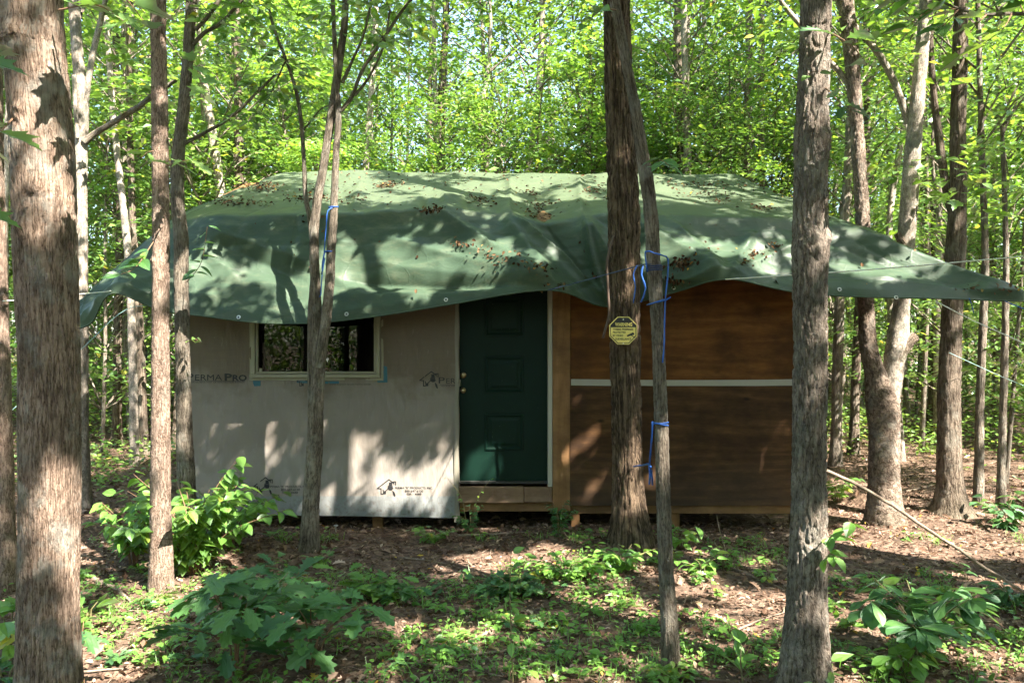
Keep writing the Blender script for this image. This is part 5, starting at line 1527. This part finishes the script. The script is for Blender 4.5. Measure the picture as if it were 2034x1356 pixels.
def far_woods():
    """beyond the trees one can tell apart the wood reads as one leafy mass"""
    r = np.random.default_rng(9)
    mb = MB()
    n = 6700
    th = np.concatenate([r.uniform(-.9, .9, 2500), r.uniform(.9, 5.38, 4200)]); d = np.where(np.cos(th) > .6, r.uniform(39, 58, n), r.uniform(16, 34, n))  # unseen ring behind the viewer added to block low sky light
    C = np.stack([np.sin(th) * d, np.cos(th) * d, r.uniform(0.2, 17.5, n) * r.uniform(.6, 1.15, n)], -1)
    nb = 1500                                    # low growth all round, behind the viewer too
    tb = r.uniform(.95, 5.33, nb); db = r.uniform(11, 24, nb)
    C = np.concatenate([C, np.stack([np.sin(tb) * db, np.cos(tb) * db, r.uniform(.1, 5.0, nb)], -1)[(np.cos(tb) < .45)]])
    p, yw, pt, rl, sz = sprays(r, C, 40, 1.5, .25, .24, .5, (-.9, .3))
    add_leaves(mb, 'simple', p, yw, pt, rl, sz, 0)
    n2 = 260
    th = np.concatenate([r.uniform(-.86, .86, 130), r.uniform(.95, 5.33, 130)]); d = np.where(np.cos(th) > .55, r.uniform(38, 52, n2), r.uniform(14, 30, n2))
    for a, q in zip(th, d):
        x, y = math.sin(a) * q, math.cos(a) * q
        mb.tube(np.array([[x, y, -.3], [x + r.normal(0, .2), y, 6], [x + r.normal(0, .4), y, 14]]), [.15, .12, .05], 6, 1, cap=False)
    o = mb.build('far_woods', [M['leaf_mid'], M['bark_far']], None, False, True)
    tag(o, 'far-off leafy wood closing the view between the trunks', 'woods', None, 'stuff')
far_woods()

def undergrowth():
    r = np.random.default_rng(10)
    mb = MB()
    n = 3400
    y = 9.5 + 26 * r.uniform(0, 1, n) ** 1.2; x = r.uniform(-1, 1, n) * (0.76 * y + 1)
    k = ~((np.abs(x) < 4.7) & (y < 12.4))
    nn = perlin(np.stack([x * .35, y * .35, 0 * x + 4], -1))
    k &= (nn > -.12) | (y > 16)
    k &= ~((x > 2.5) & (y < 11.3) & (r.uniform(0, 1, n) < .8))
    x, y = x[k], y[k]
    C = np.stack([x, y, gz(x, y) + r.uniform(.08, .6, len(x)) * np.clip((y - 8) / 5, .3, 1.6)], -1)
    p, yw, pt, rl, sz = sprays(r, C, 22, .34, .08, .085, .35, (-.5, .5))
    p[:, 2] = np.maximum(p[:, 2], .03)
    add_leaves(mb, 'simple', p, yw, pt, rl, sz, 0)
    o = mb.build('undergrowth', [M['leaf_bright']])
    tag(o, 'low leafy undergrowth covering the ground between the far trunks', 'undergrowth', None, 'stuff')
undergrowth()

# ================================================================== FOREST FLOOR
def litter():
    r = np.random.default_rng(12)
    n = 64000
    y = 2.6 + 11.5 * r.uniform(0, 1, n) ** 1.15; x = r.uniform(-1, 1, n) * (0.78 * y + 1.4)
    k = ~((np.abs(x) < 3.3) & (y > 8.2) & (y < 11.6)); x, y = x[k], y[k]
    pos = np.stack([x, y, gz(x, y) + r.uniform(.0, .018, len(x))], -1); n = len(x)
    mb = MB()
    add_leaves(mb, 'dead', pos, r.uniform(0, 6.28, n), r.normal(0, .35, n), r.normal(0, .35, n), r.uniform(.016, .046, n) * r.choice([.7, 1, 1.5], n, p=[.45, .45, .1]), 0)
    nb = 3200
    y = 2.6 + 7 * r.uniform(0, 1, nb) ** 1.1; x = r.uniform(-1, 1, nb) * (0.78 * y + 1.2)
    pos = np.stack([x, y, gz(x, y) + r.uniform(.006, .03, nb)], -1)
    add_leaves(mb, T_outline(OAK, .35, .5), pos, r.uniform(0, 6.28, nb), r.normal(.1, .3, nb), r.normal(0, .5, nb), r.uniform(.055, .11, nb), 0)
    # crumbled twigs
    m = 1500
    y = 2.7 + 9 * r.uniform(0, 1, m) ** 1.2; x = r.uniform(-1, 1, m) * (0.72 * y + .5)
    for a, b in zip(x, y):
        L = r.uniform(.05, .22); t = r.uniform(0, 3.14); z = float(gz(a, b)) + .012
        mb.tube(np.array([[a, b, z], [a + L * math.cos(t) * .5, b + L * math.sin(t) * .5, z + r.uniform(0, .02)], [a + L * math.cos(t + .15), b + L * math.sin(t + .15), z]]), [.0028, .0024, .0014], 4, 1, cap=False)
    o = mb.build('leaf_litter', [M['dead'], M['stick']], None, False, True)
    tag(o, 'brown dead leaves and crumbled twigs on the forest floor', 'leaf litter', None, 'stuff')
litter()

def cover():
    r = np.random.default_rng(13)
    mb = MB()
    n = 6000
    y = 2.75 + 5.2 * r.uniform(0, 1, n) ** 1.1; x = r.uniform(-1, 1, n) * (0.76 * y + 1.0)
    px = CX + x / y * F; py = CY + H / y * F
    den = perlin(np.stack([x * 1.1, y * 1.5, 0 * x + 8], -1)) * 1.5
    w = np.full(n, -.05)
    w += .35 * np.exp(-((px - 1080) / 330) ** 2 - ((py - 1240) / 120) ** 2)
    w += .45 * np.exp(-((px - 230) / 110) ** 2 - ((py - 1250) / 70) ** 2)
    w += .3 * np.exp(-((px - 1100) / 260) ** 2 - ((py - 1150) / 45) ** 2)
    w -= .8 * np.exp(-((px - 800) / 210) ** 2 - ((py - 1095) / 45) ** 2)
    w -= .45 * np.exp(-((px - 1850) / 330) ** 2 - ((py - 1080) / 60) ** 2)
    w -= .3 * np.exp(-((px - 1480) / 110) ** 2 - ((py - 1190) / 50) ** 2)
    k = (den + w > -.02) & (py > 1062)
    x, y = x[k], y[k]
    m = len(x)
    # small rosettes
    nl = 6
    c = np.repeat(np.stack([x, y, gz(x, y)], -1), nl, 0); N_ = len(c)
    th = r.uniform(0, 6.28, N_); hh = np.repeat(r.uniform(.015, .085, m), nl) * r.uniform(.4, 1.2, N_)
    s = np.repeat(r.uniform(.02, .052, m) * r.choice([.7, 1, 1.5], m, p=[.4, .45, .15]), nl)
    pos = c + np.stack([np.cos(th) * s * .5, np.sin(th) * s * .5, hh], -1)
    h = N_ // 2
    o1 = np.repeat(r.uniform(0, 1, m) < .5, nl)
    for sel, tp in ((o1, 'ovlow'), (~o1, 'simple')):
        q = sel
        add_leaves(mb, tp, pos[q], th[q] - np.pi / 2, r.uniform(-.2, .5, q.sum()), r.normal(0, .3, q.sum()), s[q] * r.uniform(.7, 1.3, q.sum()), 0)
    # grass-like blades
    gsel = r.uniform(0, 1, m) < .35
    gx = np.repeat(np.stack([x, y, gz(x, y)], -1)[gsel], 7, 0); ng = len(gx)
    blade = (np.array([(-.03, 0, 0), (.03, 0, 0), (.025, .5, .05), (-.025, .5, .05), (0, 1, -.12)]), [(0, 1, 2, 3), (3, 2, 4)])
    add_leaves(mb, blade, gx + np.stack([r.normal(0, .025, ng), r.normal(0, .025, ng), 0 * gx[:, 0]], -1), r.uniform(0, 6.28, ng), r.uniform(.4, 1.3, ng), r.normal(0, .2, ng), r.uniform(.05, .12, ng), 0)
    o = mb.build('ground_cover', [M['leaf_spice']])
    tag(o, 'small green seedlings and grass spread over the leaf litter', 'ground cover', None, 'stuff')
cover()

def plant(name, label, cat, px, py, height, spread, nstem, nleaf, size, tpl, mat, seed, lift=(-.45, .3), t0=.3, group=None, stem=.006, smat='stem', D=None, whorl=False, lean=(0, 0)):
    r = np.random.default_rng(seed)
    D = D or ground_D(py)
    b = W(px, py, D); b[2] = float(gz(b[0], b[1]))
    root = thing(name, label, cat, tuple(b), group)
    ms = MB(); ml = MB()
    for k in range(nstem):
        a = k / nstem * 6.283 + r.uniform(-.5, .5); q = r.uniform(.35, 1.0) if nstem > 1 else .15
        hh = height * r.uniform(.62, 1.0) if nstem > 1 else height
        e = np.array([math.cos(a) * spread * q + lean[0], math.sin(a) * spread * q * .8 + lean[1], hh * (1.1 - .35 * q)])
        m_ = e * np.array([.35, .35, .62])
        P, rr = smooth_path([b + np.array([math.cos(a) * .02, math.sin(a) * .02, -.03]), b + m_, b + e], [stem, stem * .7, stem * .3], .04)
        ms.tube(P, rr, 5, 0)
        n = max(2, int(nleaf * 1.5) // nstem)
        t = np.sort(r.uniform(t0, 1, n)) if not whorl else np.clip(1 - np.abs(r.normal(0, .10, n)) - (r.uniform(0, 1, n) < .3) * r.uniform(.15, .5, n), t0, 1)
        t[-1] = 1
        pos = P[np.clip((t * (len(P) - 1)).astype(int), 0, len(P) - 1)]
        yaw = (a - np.pi / 2 + r.uniform(-1.7, 1.7, n)) if not whorl else r.uniform(0, 6.283, n)
        pet = r.uniform(.1, .5, n) * size * .5
        d = np.stack([-np.sin(yaw), np.cos(yaw), 0.15 + 0 * yaw], -1)
        p2 = pos + d * pet[:, None]
        add_leaves(ml, tpl, p2, yaw, r.uniform(lift[0], lift[1], n), r.normal(0, .35, n), size * r.uniform(.6, 1.2, n), 0)
    # joined so that all stems read as one part
    ms.build('stem', M[smat], root, True)
    ml.build('leaves', M[mat], root)
    return root

plant('shrub', 'bright leafy shrub in a sunny patch around the slim reddish trunk', 'shrub', 385, 1118, 1.0, .76, 24, 560, .12, 'ovate', 'leaf_spice', 1, (-.6, .25), .2, smat='stem_red', D=6.0)
plant('shrub', 'low sprawling leafy shrub reaching along the foot of the wrapped wall', 'shrub', 455, 1075, .6, .55, 11, 150, .12, 'ovate', 'leaf_spice', 2, (-.5, .2), .25, smat='stem_red', D=6.7)
plant('shrub', 'loose leafy shrub between the thick tan trunk and the slim reddish trunk', 'shrub', 265, 1110, .7, .5, 12, 190, .115, 'ovate', 'leaf_spice', 3, (-.5, .2), .3, smat='stem_red', D=6.2)
plant('oak_sapling', 'dark green young oak with big lobed leaves, largest low plant before the window', 'young oak', 470, 1325, .62, .42, 8, 60, .20, 'oak', 'leaf_oak', 4, (-.35, .45), .35, whorl=True, smat='stem_red', D=4.15)
plant('oak_sapling', 'second lobed-leaf young oak crowding the side of the biggest one', 'young oak', 618, 1330, .52, .36, 7, 46, .20, 'oak', 'leaf_oak', 5, (-.3, .6), .35, whorl=True, smat='stem_red', D=4.2)
plant('oak_sapling', 'small young oak with upright leaf tuft by the foot of the forked tree', 'young oak', 560, 1215, .42, .2, 3, 18, .2, 'oak', 'leaf_oak', 6, (.0, .9), .5, whorl=True, smat='stem_red', D=5.0)
plant('oak_sapling', 'low mid-green oak seedling clump beneath the door side of the wrapped wall', 'young oak', 715, 1200, .22, .3, 6, 34, .15, 'oak', 'leaf_spice', 7, (-.2, .5), .4, whorl=True, D=5.3)
plant('oak_sapling', 'flat oak seedling with a dark leaf whorl right of the low seedling clump', 'young oak', 780, 1190, .18, .2, 4, 20, .14, 'oak', 'leaf_oak', 8, (-.2, .4), .4, whorl=True, D=5.35)
plant('hickory_sapling', 'broad dark-leaved young plant near the foot of the leaning pole', 'young tree', 1835, 1318, .52, .42, 14, 100, .17, 'obov', 'leaf_oak', 9, (-.45, .25), .35, whorl=True, D=4.25)
plant('hickory_sapling', 'lighter low plant with rounded leaves under the broad dark-leaved one', 'young tree', 1800, 1345, .20, .26, 5, 28, .13, 'obov', 'leaf_spice', 10, (-.3, .3), .4, whorl=True, D=4.08)
plant('vine_patch', 'light green leafy creeper patch in front of the door post', 'creeper', 1130, 1150, .20, .42, 14, 150, .085, 'ovate', 'leaf_spice', 11, (-.4, .4), .3, D=5.85)
plant('vine_patch', 'darker creeper patch spreading below the doorway', 'creeper', 1020, 1175, .18, .36, 12, 110, .10, 'maple', 'leaf_oak', 12, (-.4, .3), .3, D=5.5)
plant('vine_patch', 'sunlit creeper at the foot of the warning sign tree', 'creeper', 1235, 1140, .22, .34, 10, 96, .09, 'ovate', 'leaf_spice', 13, (-.4, .4), .3, D=6.0)
plant('vine_patch', 'leafy creeper low between the roped tree and the burled tree', 'creeper', 1395, 1140, .20, .2, 6, 30, .10, 'ovate', 'leaf_spice', 14, (-.4, .4), .3, D=5.9)
plant('vine_patch', 'dark creeper at the corner of the sill board under the door post', 'creeper', 1112, 1062, .42, .16, 6, 60, .075, 'maple', 'leaf_oak', 15, (-.5, .3), .2, D=7.15)
plant('vine_patch', 'mixed low plants in front of the loose wrap edge', 'creeper', 855, 1068, .16, .3, 9, 70, .075, 'maple', 'leaf_spice', 16, (-.4, .4), .3, D=7.0)
plant('vine_patch', 'dim leafy stems rising under the threshold by the wrap edge', 'creeper', 935, 1050, .36, .22, 6, 40, .065, 'maple', 'leaf_oak', 17, (-.5, .3), .3, D=7.35)
plant('seedling', 'upright pair of broad leaves between the roped thin tree and the plywood', 'seedling', 1352, 1075, .34, .16, 4, 24, .13, 'ovate', 'leaf_spice', 18, (-.5, .3), .35, D=6.7)
plant('weed', 'tall thin pale weed stalk in the middle of the clearing', 'weed', 1012, 1362, .66, .05, 1, 12, .075, 'ovate', 'leaf_spice', 19, (-.5, .6), .12, stem=.0045, D=4.0)
plant('weed', 'spindly green stalk arching before the lower door panel', 'weed', 933, 1040, .95, .32, 2, 14, .04, 'ovate', 'leaf_spice', 20, (-.5, .5), .35, stem=.005, D=7.4)
plant('seedling', 'tiny oak with four wide leaves beside the foot of the thick tan trunk', 'seedling', 160, 1345, .36, .1, 1, 7, .15, 'oak', 'leaf_oak', 21, (-.35, .2), .8, whorl=True, smat='stem_red', D=3.95)
plant('seedling', 'seedling with long lit leaf behind the thick tan trunk', 'seedling', 175, 1215, .22, .14, 2, 7, .17, 'ovate', 'leaf_spice', 22, (-.2, .3), .5, whorl=True, D=4.9)
plant('seedling', 'bright little seedling clump touching the foot of the slim reddish trunk', 'seedling', 305, 1215, .13, .1, 4, 18, .075, 'ovate', 'leaf_bright', 23, (-.3, .4), .4, D=5.25)
plant('seedling', 'wide-leaved seedling at the picture edge before the edge trunk', 'seedling', 22, 1060, .30, .14, 3, 9, .16, 'maple', 'leaf_spice', 24, (-.3, .3), .6, whorl=True, D=4.6)
plant('seedling', 'bright broad leaves low at the picture edge beside the thick tan trunk', 'seedling', 30, 1290, .30, .14, 3, 8, .15, 'ovate', 'leaf_bright', 25, (-.3, .3), .6, whorl=True, D=4.2)
plant('seedling', 'dark leaf clump low at the corner before the thick tan trunk', 'seedling', 10, 1352, .2, .2, 5, 30, .10, 'ovate', 'leaf_oak', 26, (-.3, .3), .4, D=3.95)
plant('seedling', 'pointed yellow-green leaf tuft at the foot of the burled tree', 'seedling', 1640, 1362, .14, .1, 3, 10, .13, 'ovate', 'leaf_bright', 27, (-.1, .8), .5, whorl=True, D=3.8)
plant('seedling', 'slender upright leaf beside the roped thin tree', 'seedling', 1470, 1345, .2, .05, 1, 4, .13, 'ovate', 'leaf_spice', 28, (.3, 1.2), .5, D=4.05)
plant('seedling', 'leafy sprig by the foot of the divided tree', 'seedling', 1665, 1000, .42, .35, 7, 60, .10, 'ovate', 'leaf_bright', 29, (-.4, .4), .3, D=9.0)
plant('seedling', 'dim leafy clump under the leaning pole at the picture edge', 'seedling', 2010, 1190, .24, .2, 6, 40, .10, 'ovate', 'leaf_oak', 30, (-.3, .4), .3, D=5.2)
plant('seedling', 'tuft of leaves low at the picture edge past the slim bare poles', 'seedling', 2000, 1040, .40, .3, 6, 50, .13, 'ovate', 'leaf_oak', 31, (-.4, .3), .3, D=7.4)
plant('fern', 'small feathery fern in front of the plywood end', 'fern', 1440, 1130, .26, .12, 4, 40, .05, 'simple', 'leaf_spice', 32, (-.3, .3), .2, D=6.05)
plant('weed', 'yellow-green weed beside the foot of the forked tree', 'weed', 640, 1125, .16, .12, 4, 20, .07, 'maple', 'leaf_bright', 33, (-.3, .5), .4, D=6.2)
r_ = np.random.default_rng(44)
for k in range(90):
    py = 1090 + 265 * r_.uniform(0, 1); px = r_.uniform(60, 2000)
    if 640 < px < 900 and py < 1130: continue
    if 1640 < px and py < 1140: continue
    tp = ('ovate', 'oak', 'maple', 'obov')[k % 4]
    plant('seedling', 'little green seedling, one of many poking out of the leaf litter', 'seedling', px, py, r_.uniform(.05, .14), .07, 3, int(r_.integers(6, 13)), r_.uniform(.05, .10), tp, ('leaf_spice', 'leaf_oak', 'leaf_bright')[k % 3], 100 + k, (-.3, .5), .4, 'seedlings in the leaf litter', .003, whorl=True)

# sticks on the ground ---------------------------------------------
def stick(label, pts, r0, name='stick', cat='stick', mat='stick', r1=.4):
    P, rr = smooth_path(pts, np.linspace(r0, r0 * r1, len(pts)), .04)
    w = perlin(P * 6) * .01
    P = P + np.stack([w, 0 * w, np.abs(w)], -1)
    mb = MB(); mb.tube(P, rr, 8)
    b = P[0]
    o = mb.build(name, M[mat], None, True, True, tuple(b))
    return tag(o, label, cat)
def gpt(px, py, up=.012):
    p = W(px, py, ground_D(py)); p[2] = float(gz(p[0], p[1])) + up
    return p
for lab, pp, r0 in [
    ('pale stick lying parallel to the threshold under the door', [(905, 1056), (960, 1054), (1042, 1052)], .014),
    ('long thin pale stick slanting over the leaves in front of the door', [(850, 1318), (1010, 1296), (1110, 1268), (1192, 1236)], .009),
    ('broken twig pointing at the viewer low in the middle', [(935, 1276), (965, 1310), (1003, 1356)], .008),
    ('crooked long twig along the bottom edge below the low oak clumps', [(755, 1332), (815, 1328), (900, 1338), (1000, 1356)], .010),
    ('thin straight twig lying before the thick tan trunk', [(150, 1338), (250, 1330), (420, 1326)], .007),
    ('stout bark-covered stick between the thick tan trunk and the slim reddish one', [(182, 1152), (225, 1170), (262, 1196)], .022),
    ('curved grey twig on the litter in front of the wrapped wall', [(792, 1107), (840, 1111), (892, 1119)], .008),
    ('short straight twig rising from the oak seedlings', [(672, 1152), (705, 1130), (728, 1108)], .006),
    ('pale twig in front of the plywood end', [(1432, 1120), (1500, 1150), (1562, 1178)], .011),
    ('forked twig lying right of the roped thin tree', [(1455, 1262), (1505, 1240), (1565, 1220)], .008),
    ('thin twig below the broad dark-leaved plant', [(1690, 1352), (1790, 1348), (1900, 1344)], .007),
    ('slanted twig at the picture edge under the pole', [(1940, 1236), (1990, 1234), (2034, 1226)], .008),
    ('bent twig beside the creeper patch below the doorway', [(845, 1185), (890, 1165), (930, 1140)], .007),
    ('pale twig before the foot of the roped thin tree', [(1255, 1350), (1330, 1346), (1450, 1352)], .012),
    ('fallen pale branch far back at the foot of the divided tree', [(1800, 978), (1840, 970), (1900, 955)], .016),
    ('grey twig across the brown litter under the leaning pole', [(1640, 1112), (1700, 1118), (1760, 1126)], .006),
    ('short bleached twig left of the tall weed stalk', [(860, 1230), (900, 1220), (935, 1206)], .006)]:
    stick(lab, [gpt(a, b) for a, b in pp], r0)
stick('long bare pole leaning from the burled tree down to the picture edge', [W(1618, 925, 4.35), W(1720, 972, 4.4), W(1850, 1056, 4.45), W(1960, 1130, 4.5), W(2085, 1212, 4.55), np.array([3.35, 4.6, 0.03])], .0105, 'pole', 'pole', 'stick', .8)
b = gpt(1452, 1120, -.03)
for lab, pp in (('thin dead twig standing up before the plywood end', [(1448, 1128), (1440, 1090), (1428, 1046), (1424, 1022)]), ('bent dead twig standing beside the first one', [(1400, 1060), (1420, 1080), (1436, 1100), (1446, 1124)])):
    stick(lab, [W(a, c, 6.05) for a, c in pp][::-1 if pp[0][1] < 1100 else 1], .006, 'dead_twig', 'twig')
M['vine'] = plain('vine', (.07, .045, .032), .85)
stick('dark broken vine hanging beside the warning sign', [W(1218, 470, 6.72), W(1211, 492, 6.66), W(1206, 530, 6.62), W(1209, 600, 6.62), W(1209, 632, 6.62), W(1203, 652, 6.6), W(1198, 672, 6.6)], .013, 'hanging_vine', 'vine', 'vine', .8)
stick('thin red cord trailing from the sill board to the ground', [W(1086, 962, 7.55), W(1092, 985, 7.5), W(1103, 1012, 7.42), W(1104, 1046, 7.3)], .004, 'red_cord', 'cord', 'stem_red', 1)

# little pale mushroom ---------------------------------------------
mush = thing('mushroom', 'tiny white flat-topped mushroom under the edge of the wrapped wall', 'mushroom', tuple(gpt(667, 1052, 0)))
p = gpt(667, 1052, 0)
mb = MB(); mb.tube(np.array([p, p + [0, 0, .03], p + [.002, 0, .058]]), [.006, .005, .005], 8); mb.build('stem', M['white_trim'], mush, True)
mb = MB(); mb.tube(np.array([p + [.002, 0, .052], p + [.002, 0, .058], p + [.002, 0, .063], p + [.002, 0, .068]]), [.006, .020, .024, .016], 14); mb.build('cap', M['white_trim'], mush, True)

# ================================================================== SIGN
def sign():
    D = 6.60
    c = W(1238, 656.5, D); s = 55 / F * D / 2
    root = thing('warning_sign', 'yellow octagonal video surveillance warning sign nailed to the dark furrowed trunk', 'sign', tuple(c))
    m, nt, out = nodes('sign_yellow')
    tc = N(nt, 'TexCoord').outputs['Object']
    col = mixc(nt, noise(nt, tc, 9, 4), (0.66, 0.53, 0.13), (0.76, 0.62, 0.19))
    principled(nt, out, col, 0.4)
    def octo(k):
        a = s * k; q = a * math.tan(math.pi / 8)
        return [(-a, -q), (-q, -a), (q, -a), (a, -q), (a, q), (q, a), (-q, a), (-a, q)]
    P = lambda x, z: (c[0] + x, c[2] + z)
    mb = MB(); mb.prism([P(*v) for v in octo(1)], D - .0015, D + .0015); mb.build('plate', m, root)
    mb = MB()
    o1, o2 = octo(.94), octo(.885)
    for k in range(8):
        a, b_, d, e = o1[k], o1[(k + 1) % 8], o2[(k + 1) % 8], o2[k]
        mb.add([(P(*v)[0], D - .0025, P(*v)[1]) for v in (a, b_, d, e)], [(0, 1, 2, 3)])
    zt = .24 * s; a = s * .885; q = a * math.tan(math.pi / 8)
    xa = a - max(0, zt - q)
    top = [(-a, zt), (a, zt), (a, q), (q, a), (-q, a), (-a, q)] if zt < q else [(-xa, zt), (xa, zt), (q, a), (-q, a)]
    mb.add([(P(*v)[0], D - .0025, P(*v)[1]) for v in top], [tuple(range(len(top)))])
    for t, x0, x1, z0, z1 in (('THESE PREMISES', -.74, .72, .02, .17), ('PROTECTED', -.76, .18, -.20, -.05), ('BY VIDEO', -.76, -.0, -.43, -.28), ('SURVEILLANCE', -.58, .56, -.68, -.53)):
        V, Fc = text_geo(t, c[0] + x0 * s, c[0] + x1 * s, c[2] + z0 * s, c[2] + z1 * s, D - .0026, .03); mb.add(V, Fc)
    cam_ = [(.24, -.34), (.70, -.12), (.80, -.22), (.76, -.30), (.30, -.44)]
    mb.add([(P(x * s, z * s)[0], D - .0026, P(x * s, z * s)[1]) for x, z in cam_], [tuple(range(len(cam_)))])
    arm = [(.56, -.36), (.62, -.34), (.78, -.44), (.86, -.36), (.86, -.50), (.76, -.50)]
    mb.add([(P(x * s, z * s)[0], D - .0027, P(x * s, z * s)[1]) for x, z in arm], [tuple(range(len(arm)))])
    mb.build('print', M['black_ink'], root)
    mb = MB(); V, Fc = text_geo('WARNING', c[0] - .60 * s, c[0] + .64 * s, c[2] + .32 * s, c[2] + .58 * s, D - .0032, .03); mb.add(V, Fc)
    mb.build('heading', m, root)
    for z in (.8, -.93):
        mb = MB(); mb.tube(np.array([[c[0], D - .006, c[2] + z * s], [c[0], D + .12, c[2] + z * s]]), [.006, .004], 8); mb.build('nail', M['steel'], root)
sign()

# ================================================================== ROPES
def rope(label, pts, rad, mat, name='rope', sag=0.0, step=.03, loops=None):
    rad = rad * (.72 if mat == 'blue_rope' else .85)
    P, _ = smooth_path(pts, np.full(len(pts), rad), step)
    if sag:
        t = np.linspace(0, 1, len(P)); P = P - np.outer(np.sin(t * np.pi) * sag, [0, 0, 1])
    mb = MB(); mb.tube(P, np.full(len(P), rad) * (1 + .12 * np.sin(np.arange(len(P)) * 1.9)), 7)
    o = mb.build(name, M[mat], None, True, True, tuple(P[0]))
    return tag(o, label, 'rope'), P
def ring_pts(px, py, D, rad, turns=1.0, rise=0.0, a0=0.0, tilt=0.0):
    c = W(px, py, D); n = int(18 * turns)
    t = np.linspace(0, turns * 2 * np.pi, n) + a0
    return [c + np.array([math.cos(a) * rad, math.sin(a) * rad, rise * k / n + tilt * math.cos(a) * rad]) for k, a in enumerate(t)]

# blue guy from the tarp to the roped tree, wound round it
g0, _ = on_tarp(1090, 575)
r7 = .046
rp = [g0, g0 * .5 + W(1270, 528, 4.35) * .5, W(1284, 524, 4.22)] + ring_pts(1299, 528, 4.22, r7, 2.6, -.03, np.pi, .1)
rope('blue rope running from the tarp edge to the thin crooked tree and wound around it', rp, .0045, 'navy_rope')
rope('blue rope loop hanging beside the thin crooked tree down its side', [W(1286, 540, 4.17), W(1282, 500, 4.15), W(1300, 503, 4.12), W(1318, 508, 4.15), W(1327, 515, 4.18), W(1326, 550, 4.18), W(1322, 590, 4.18), W(1320, 640, 4.17), W(1319, 690, 4.17), W(1316, 720, 4.16)], .006, 'blue_rope')
rope('short blue rope turn with frayed knot around the thin crooked tree under the loop', ring_pts(1303, 600, 4.22, .045, 1.0, .0, np.pi, .32) + [W(1322, 596, 4.16), W(1332, 590, 4.14)], .0055, 'blue_rope')
rope('blue rope tail with frayed end hanging between the sign tree and the thin crooked tree', [W(1278, 528, 4.5), W(1274, 545, 4.5), W(1282, 570, 4.5), W(1278, 590, 4.5), W(1273, 600, 4.5)], .008, 'blue_rope')
rope('thin blue loose strand over the sign tree bark', [W(1266, 527, 4.6), W(1258, 545, 4.62), W(1262, 570, 4.62), W(1258, 602, 4.62)], .006, 'blue_rope')
rope('blue rope bound in a triangle around the thin crooked tree at half height', ring_pts(1311, 838, 4.22, .045, 1.0, -.012, np.pi, .12) + ring_pts(1311, 840, 4.22, .045, 1.0, -.012, np.pi, -.16) + [W(1296, 838, 4.17), W(1295, 860, 4.2), W(1293, 890, 4.25), W(1290, 922, 4.3)], .0065, 'blue_rope')
rope('blue rope with tassel end tied across to the furrowed sign tree', [W(1258, 926, 6.66), W(1275, 924, 5.4), W(1290, 922, 4.3), W(1294, 935, 4.28), W(1296, 963, 4.28)], .008, 'blue_rope')
rope('frayed blue tassel strand below the tied knot', [W(1290, 922, 4.3), W(1291, 945, 4.29), W(1290, 962, 4.28)], .008, 'blue_rope', step=.02)
rope('blue cord looped on the forked tree and hanging in its fork', ring_pts(662, 412, 6.58, .04, 1.0, 0, 0, .1) + [W(652, 418, 6.52), W(648, 450, 6.52), W(644, 500, 6.52), W(641, 530, 6.52), W(638, 570, 6.52), W(637, 585, 6.52), W(634, 590, 6.52)], .007, 'blue_rope')
rope('second blue cord strand bunched in the fork with a dark turn around the stem', ring_pts(655, 500, 6.58, .04, 1.0, 0, np.pi, 0) + [W(645, 500, 6.53), W(641, 520, 6.5), W(640, 535, 6.5), W(645, 512, 6.5), W(639, 545, 6.5)], .009, 'blue_rope')
# white lines
g1, _ = on_tarp(1440, 553)
rope('white rope pulling the tarp edge over the plywood out past the burled tree', [g1, W(1700, 533, 6.3), W(2034, 506, 5.7), np.array([4.47, 5.25, W(2150, 497, 5.3)[2]])], .0065, 'white_rope', sag=.02)
g2, _ = on_tarp(223, 582)
rope('short white rope knotted at the drooping tarp corner near the thick tan trunk', [g2, W(205, 580, 6.6), W(150, 585, 6.2), W(60, 594, 5.7), W(6, 598, 5.38)], .006, 'white_rope')
rope('thin pale line from the tarp down to the thick tan trunk', [W(330, 607, 6.9), W(250, 615, 6.9), W(165, 690, 6.8), W(40, 800, 6.7), W(-60, 890, 6.6)], .004, 'cyan_rope', step=.1)
rope('white rope slanting down from the pulled-out tarp corner', [W(1858, 598, 6.80), W(1930, 635, 6.7), W(2034, 682, 6.6), W(2200, 760, 6.4), W(2330, 960, 6.3)], .006, 'white_rope', step=.1)
rope('thin cyan line crossing in front of the slim bare poles', [W(1885, 700, 7.6), W(1950, 730, 7.8), W(2000, 752, 8.0), W(2120, 800, 8.3)], .003, 'cyan_rope', step=.1)
rope('short blue cord tail under the tarp corner', [W(1925, 592, 6.72), W(1930, 605, 6.72), W(1934, 622, 6.72)], .006, 'blue_rope')
rope('blue cord tying the tarp corner near the thinnest pole', [W(1996, 598, 6.74), W(2020, 608, 6.6), W(2060, 622, 6.5), W(2180, 660, 6.2)], .006, 'blue_rope')
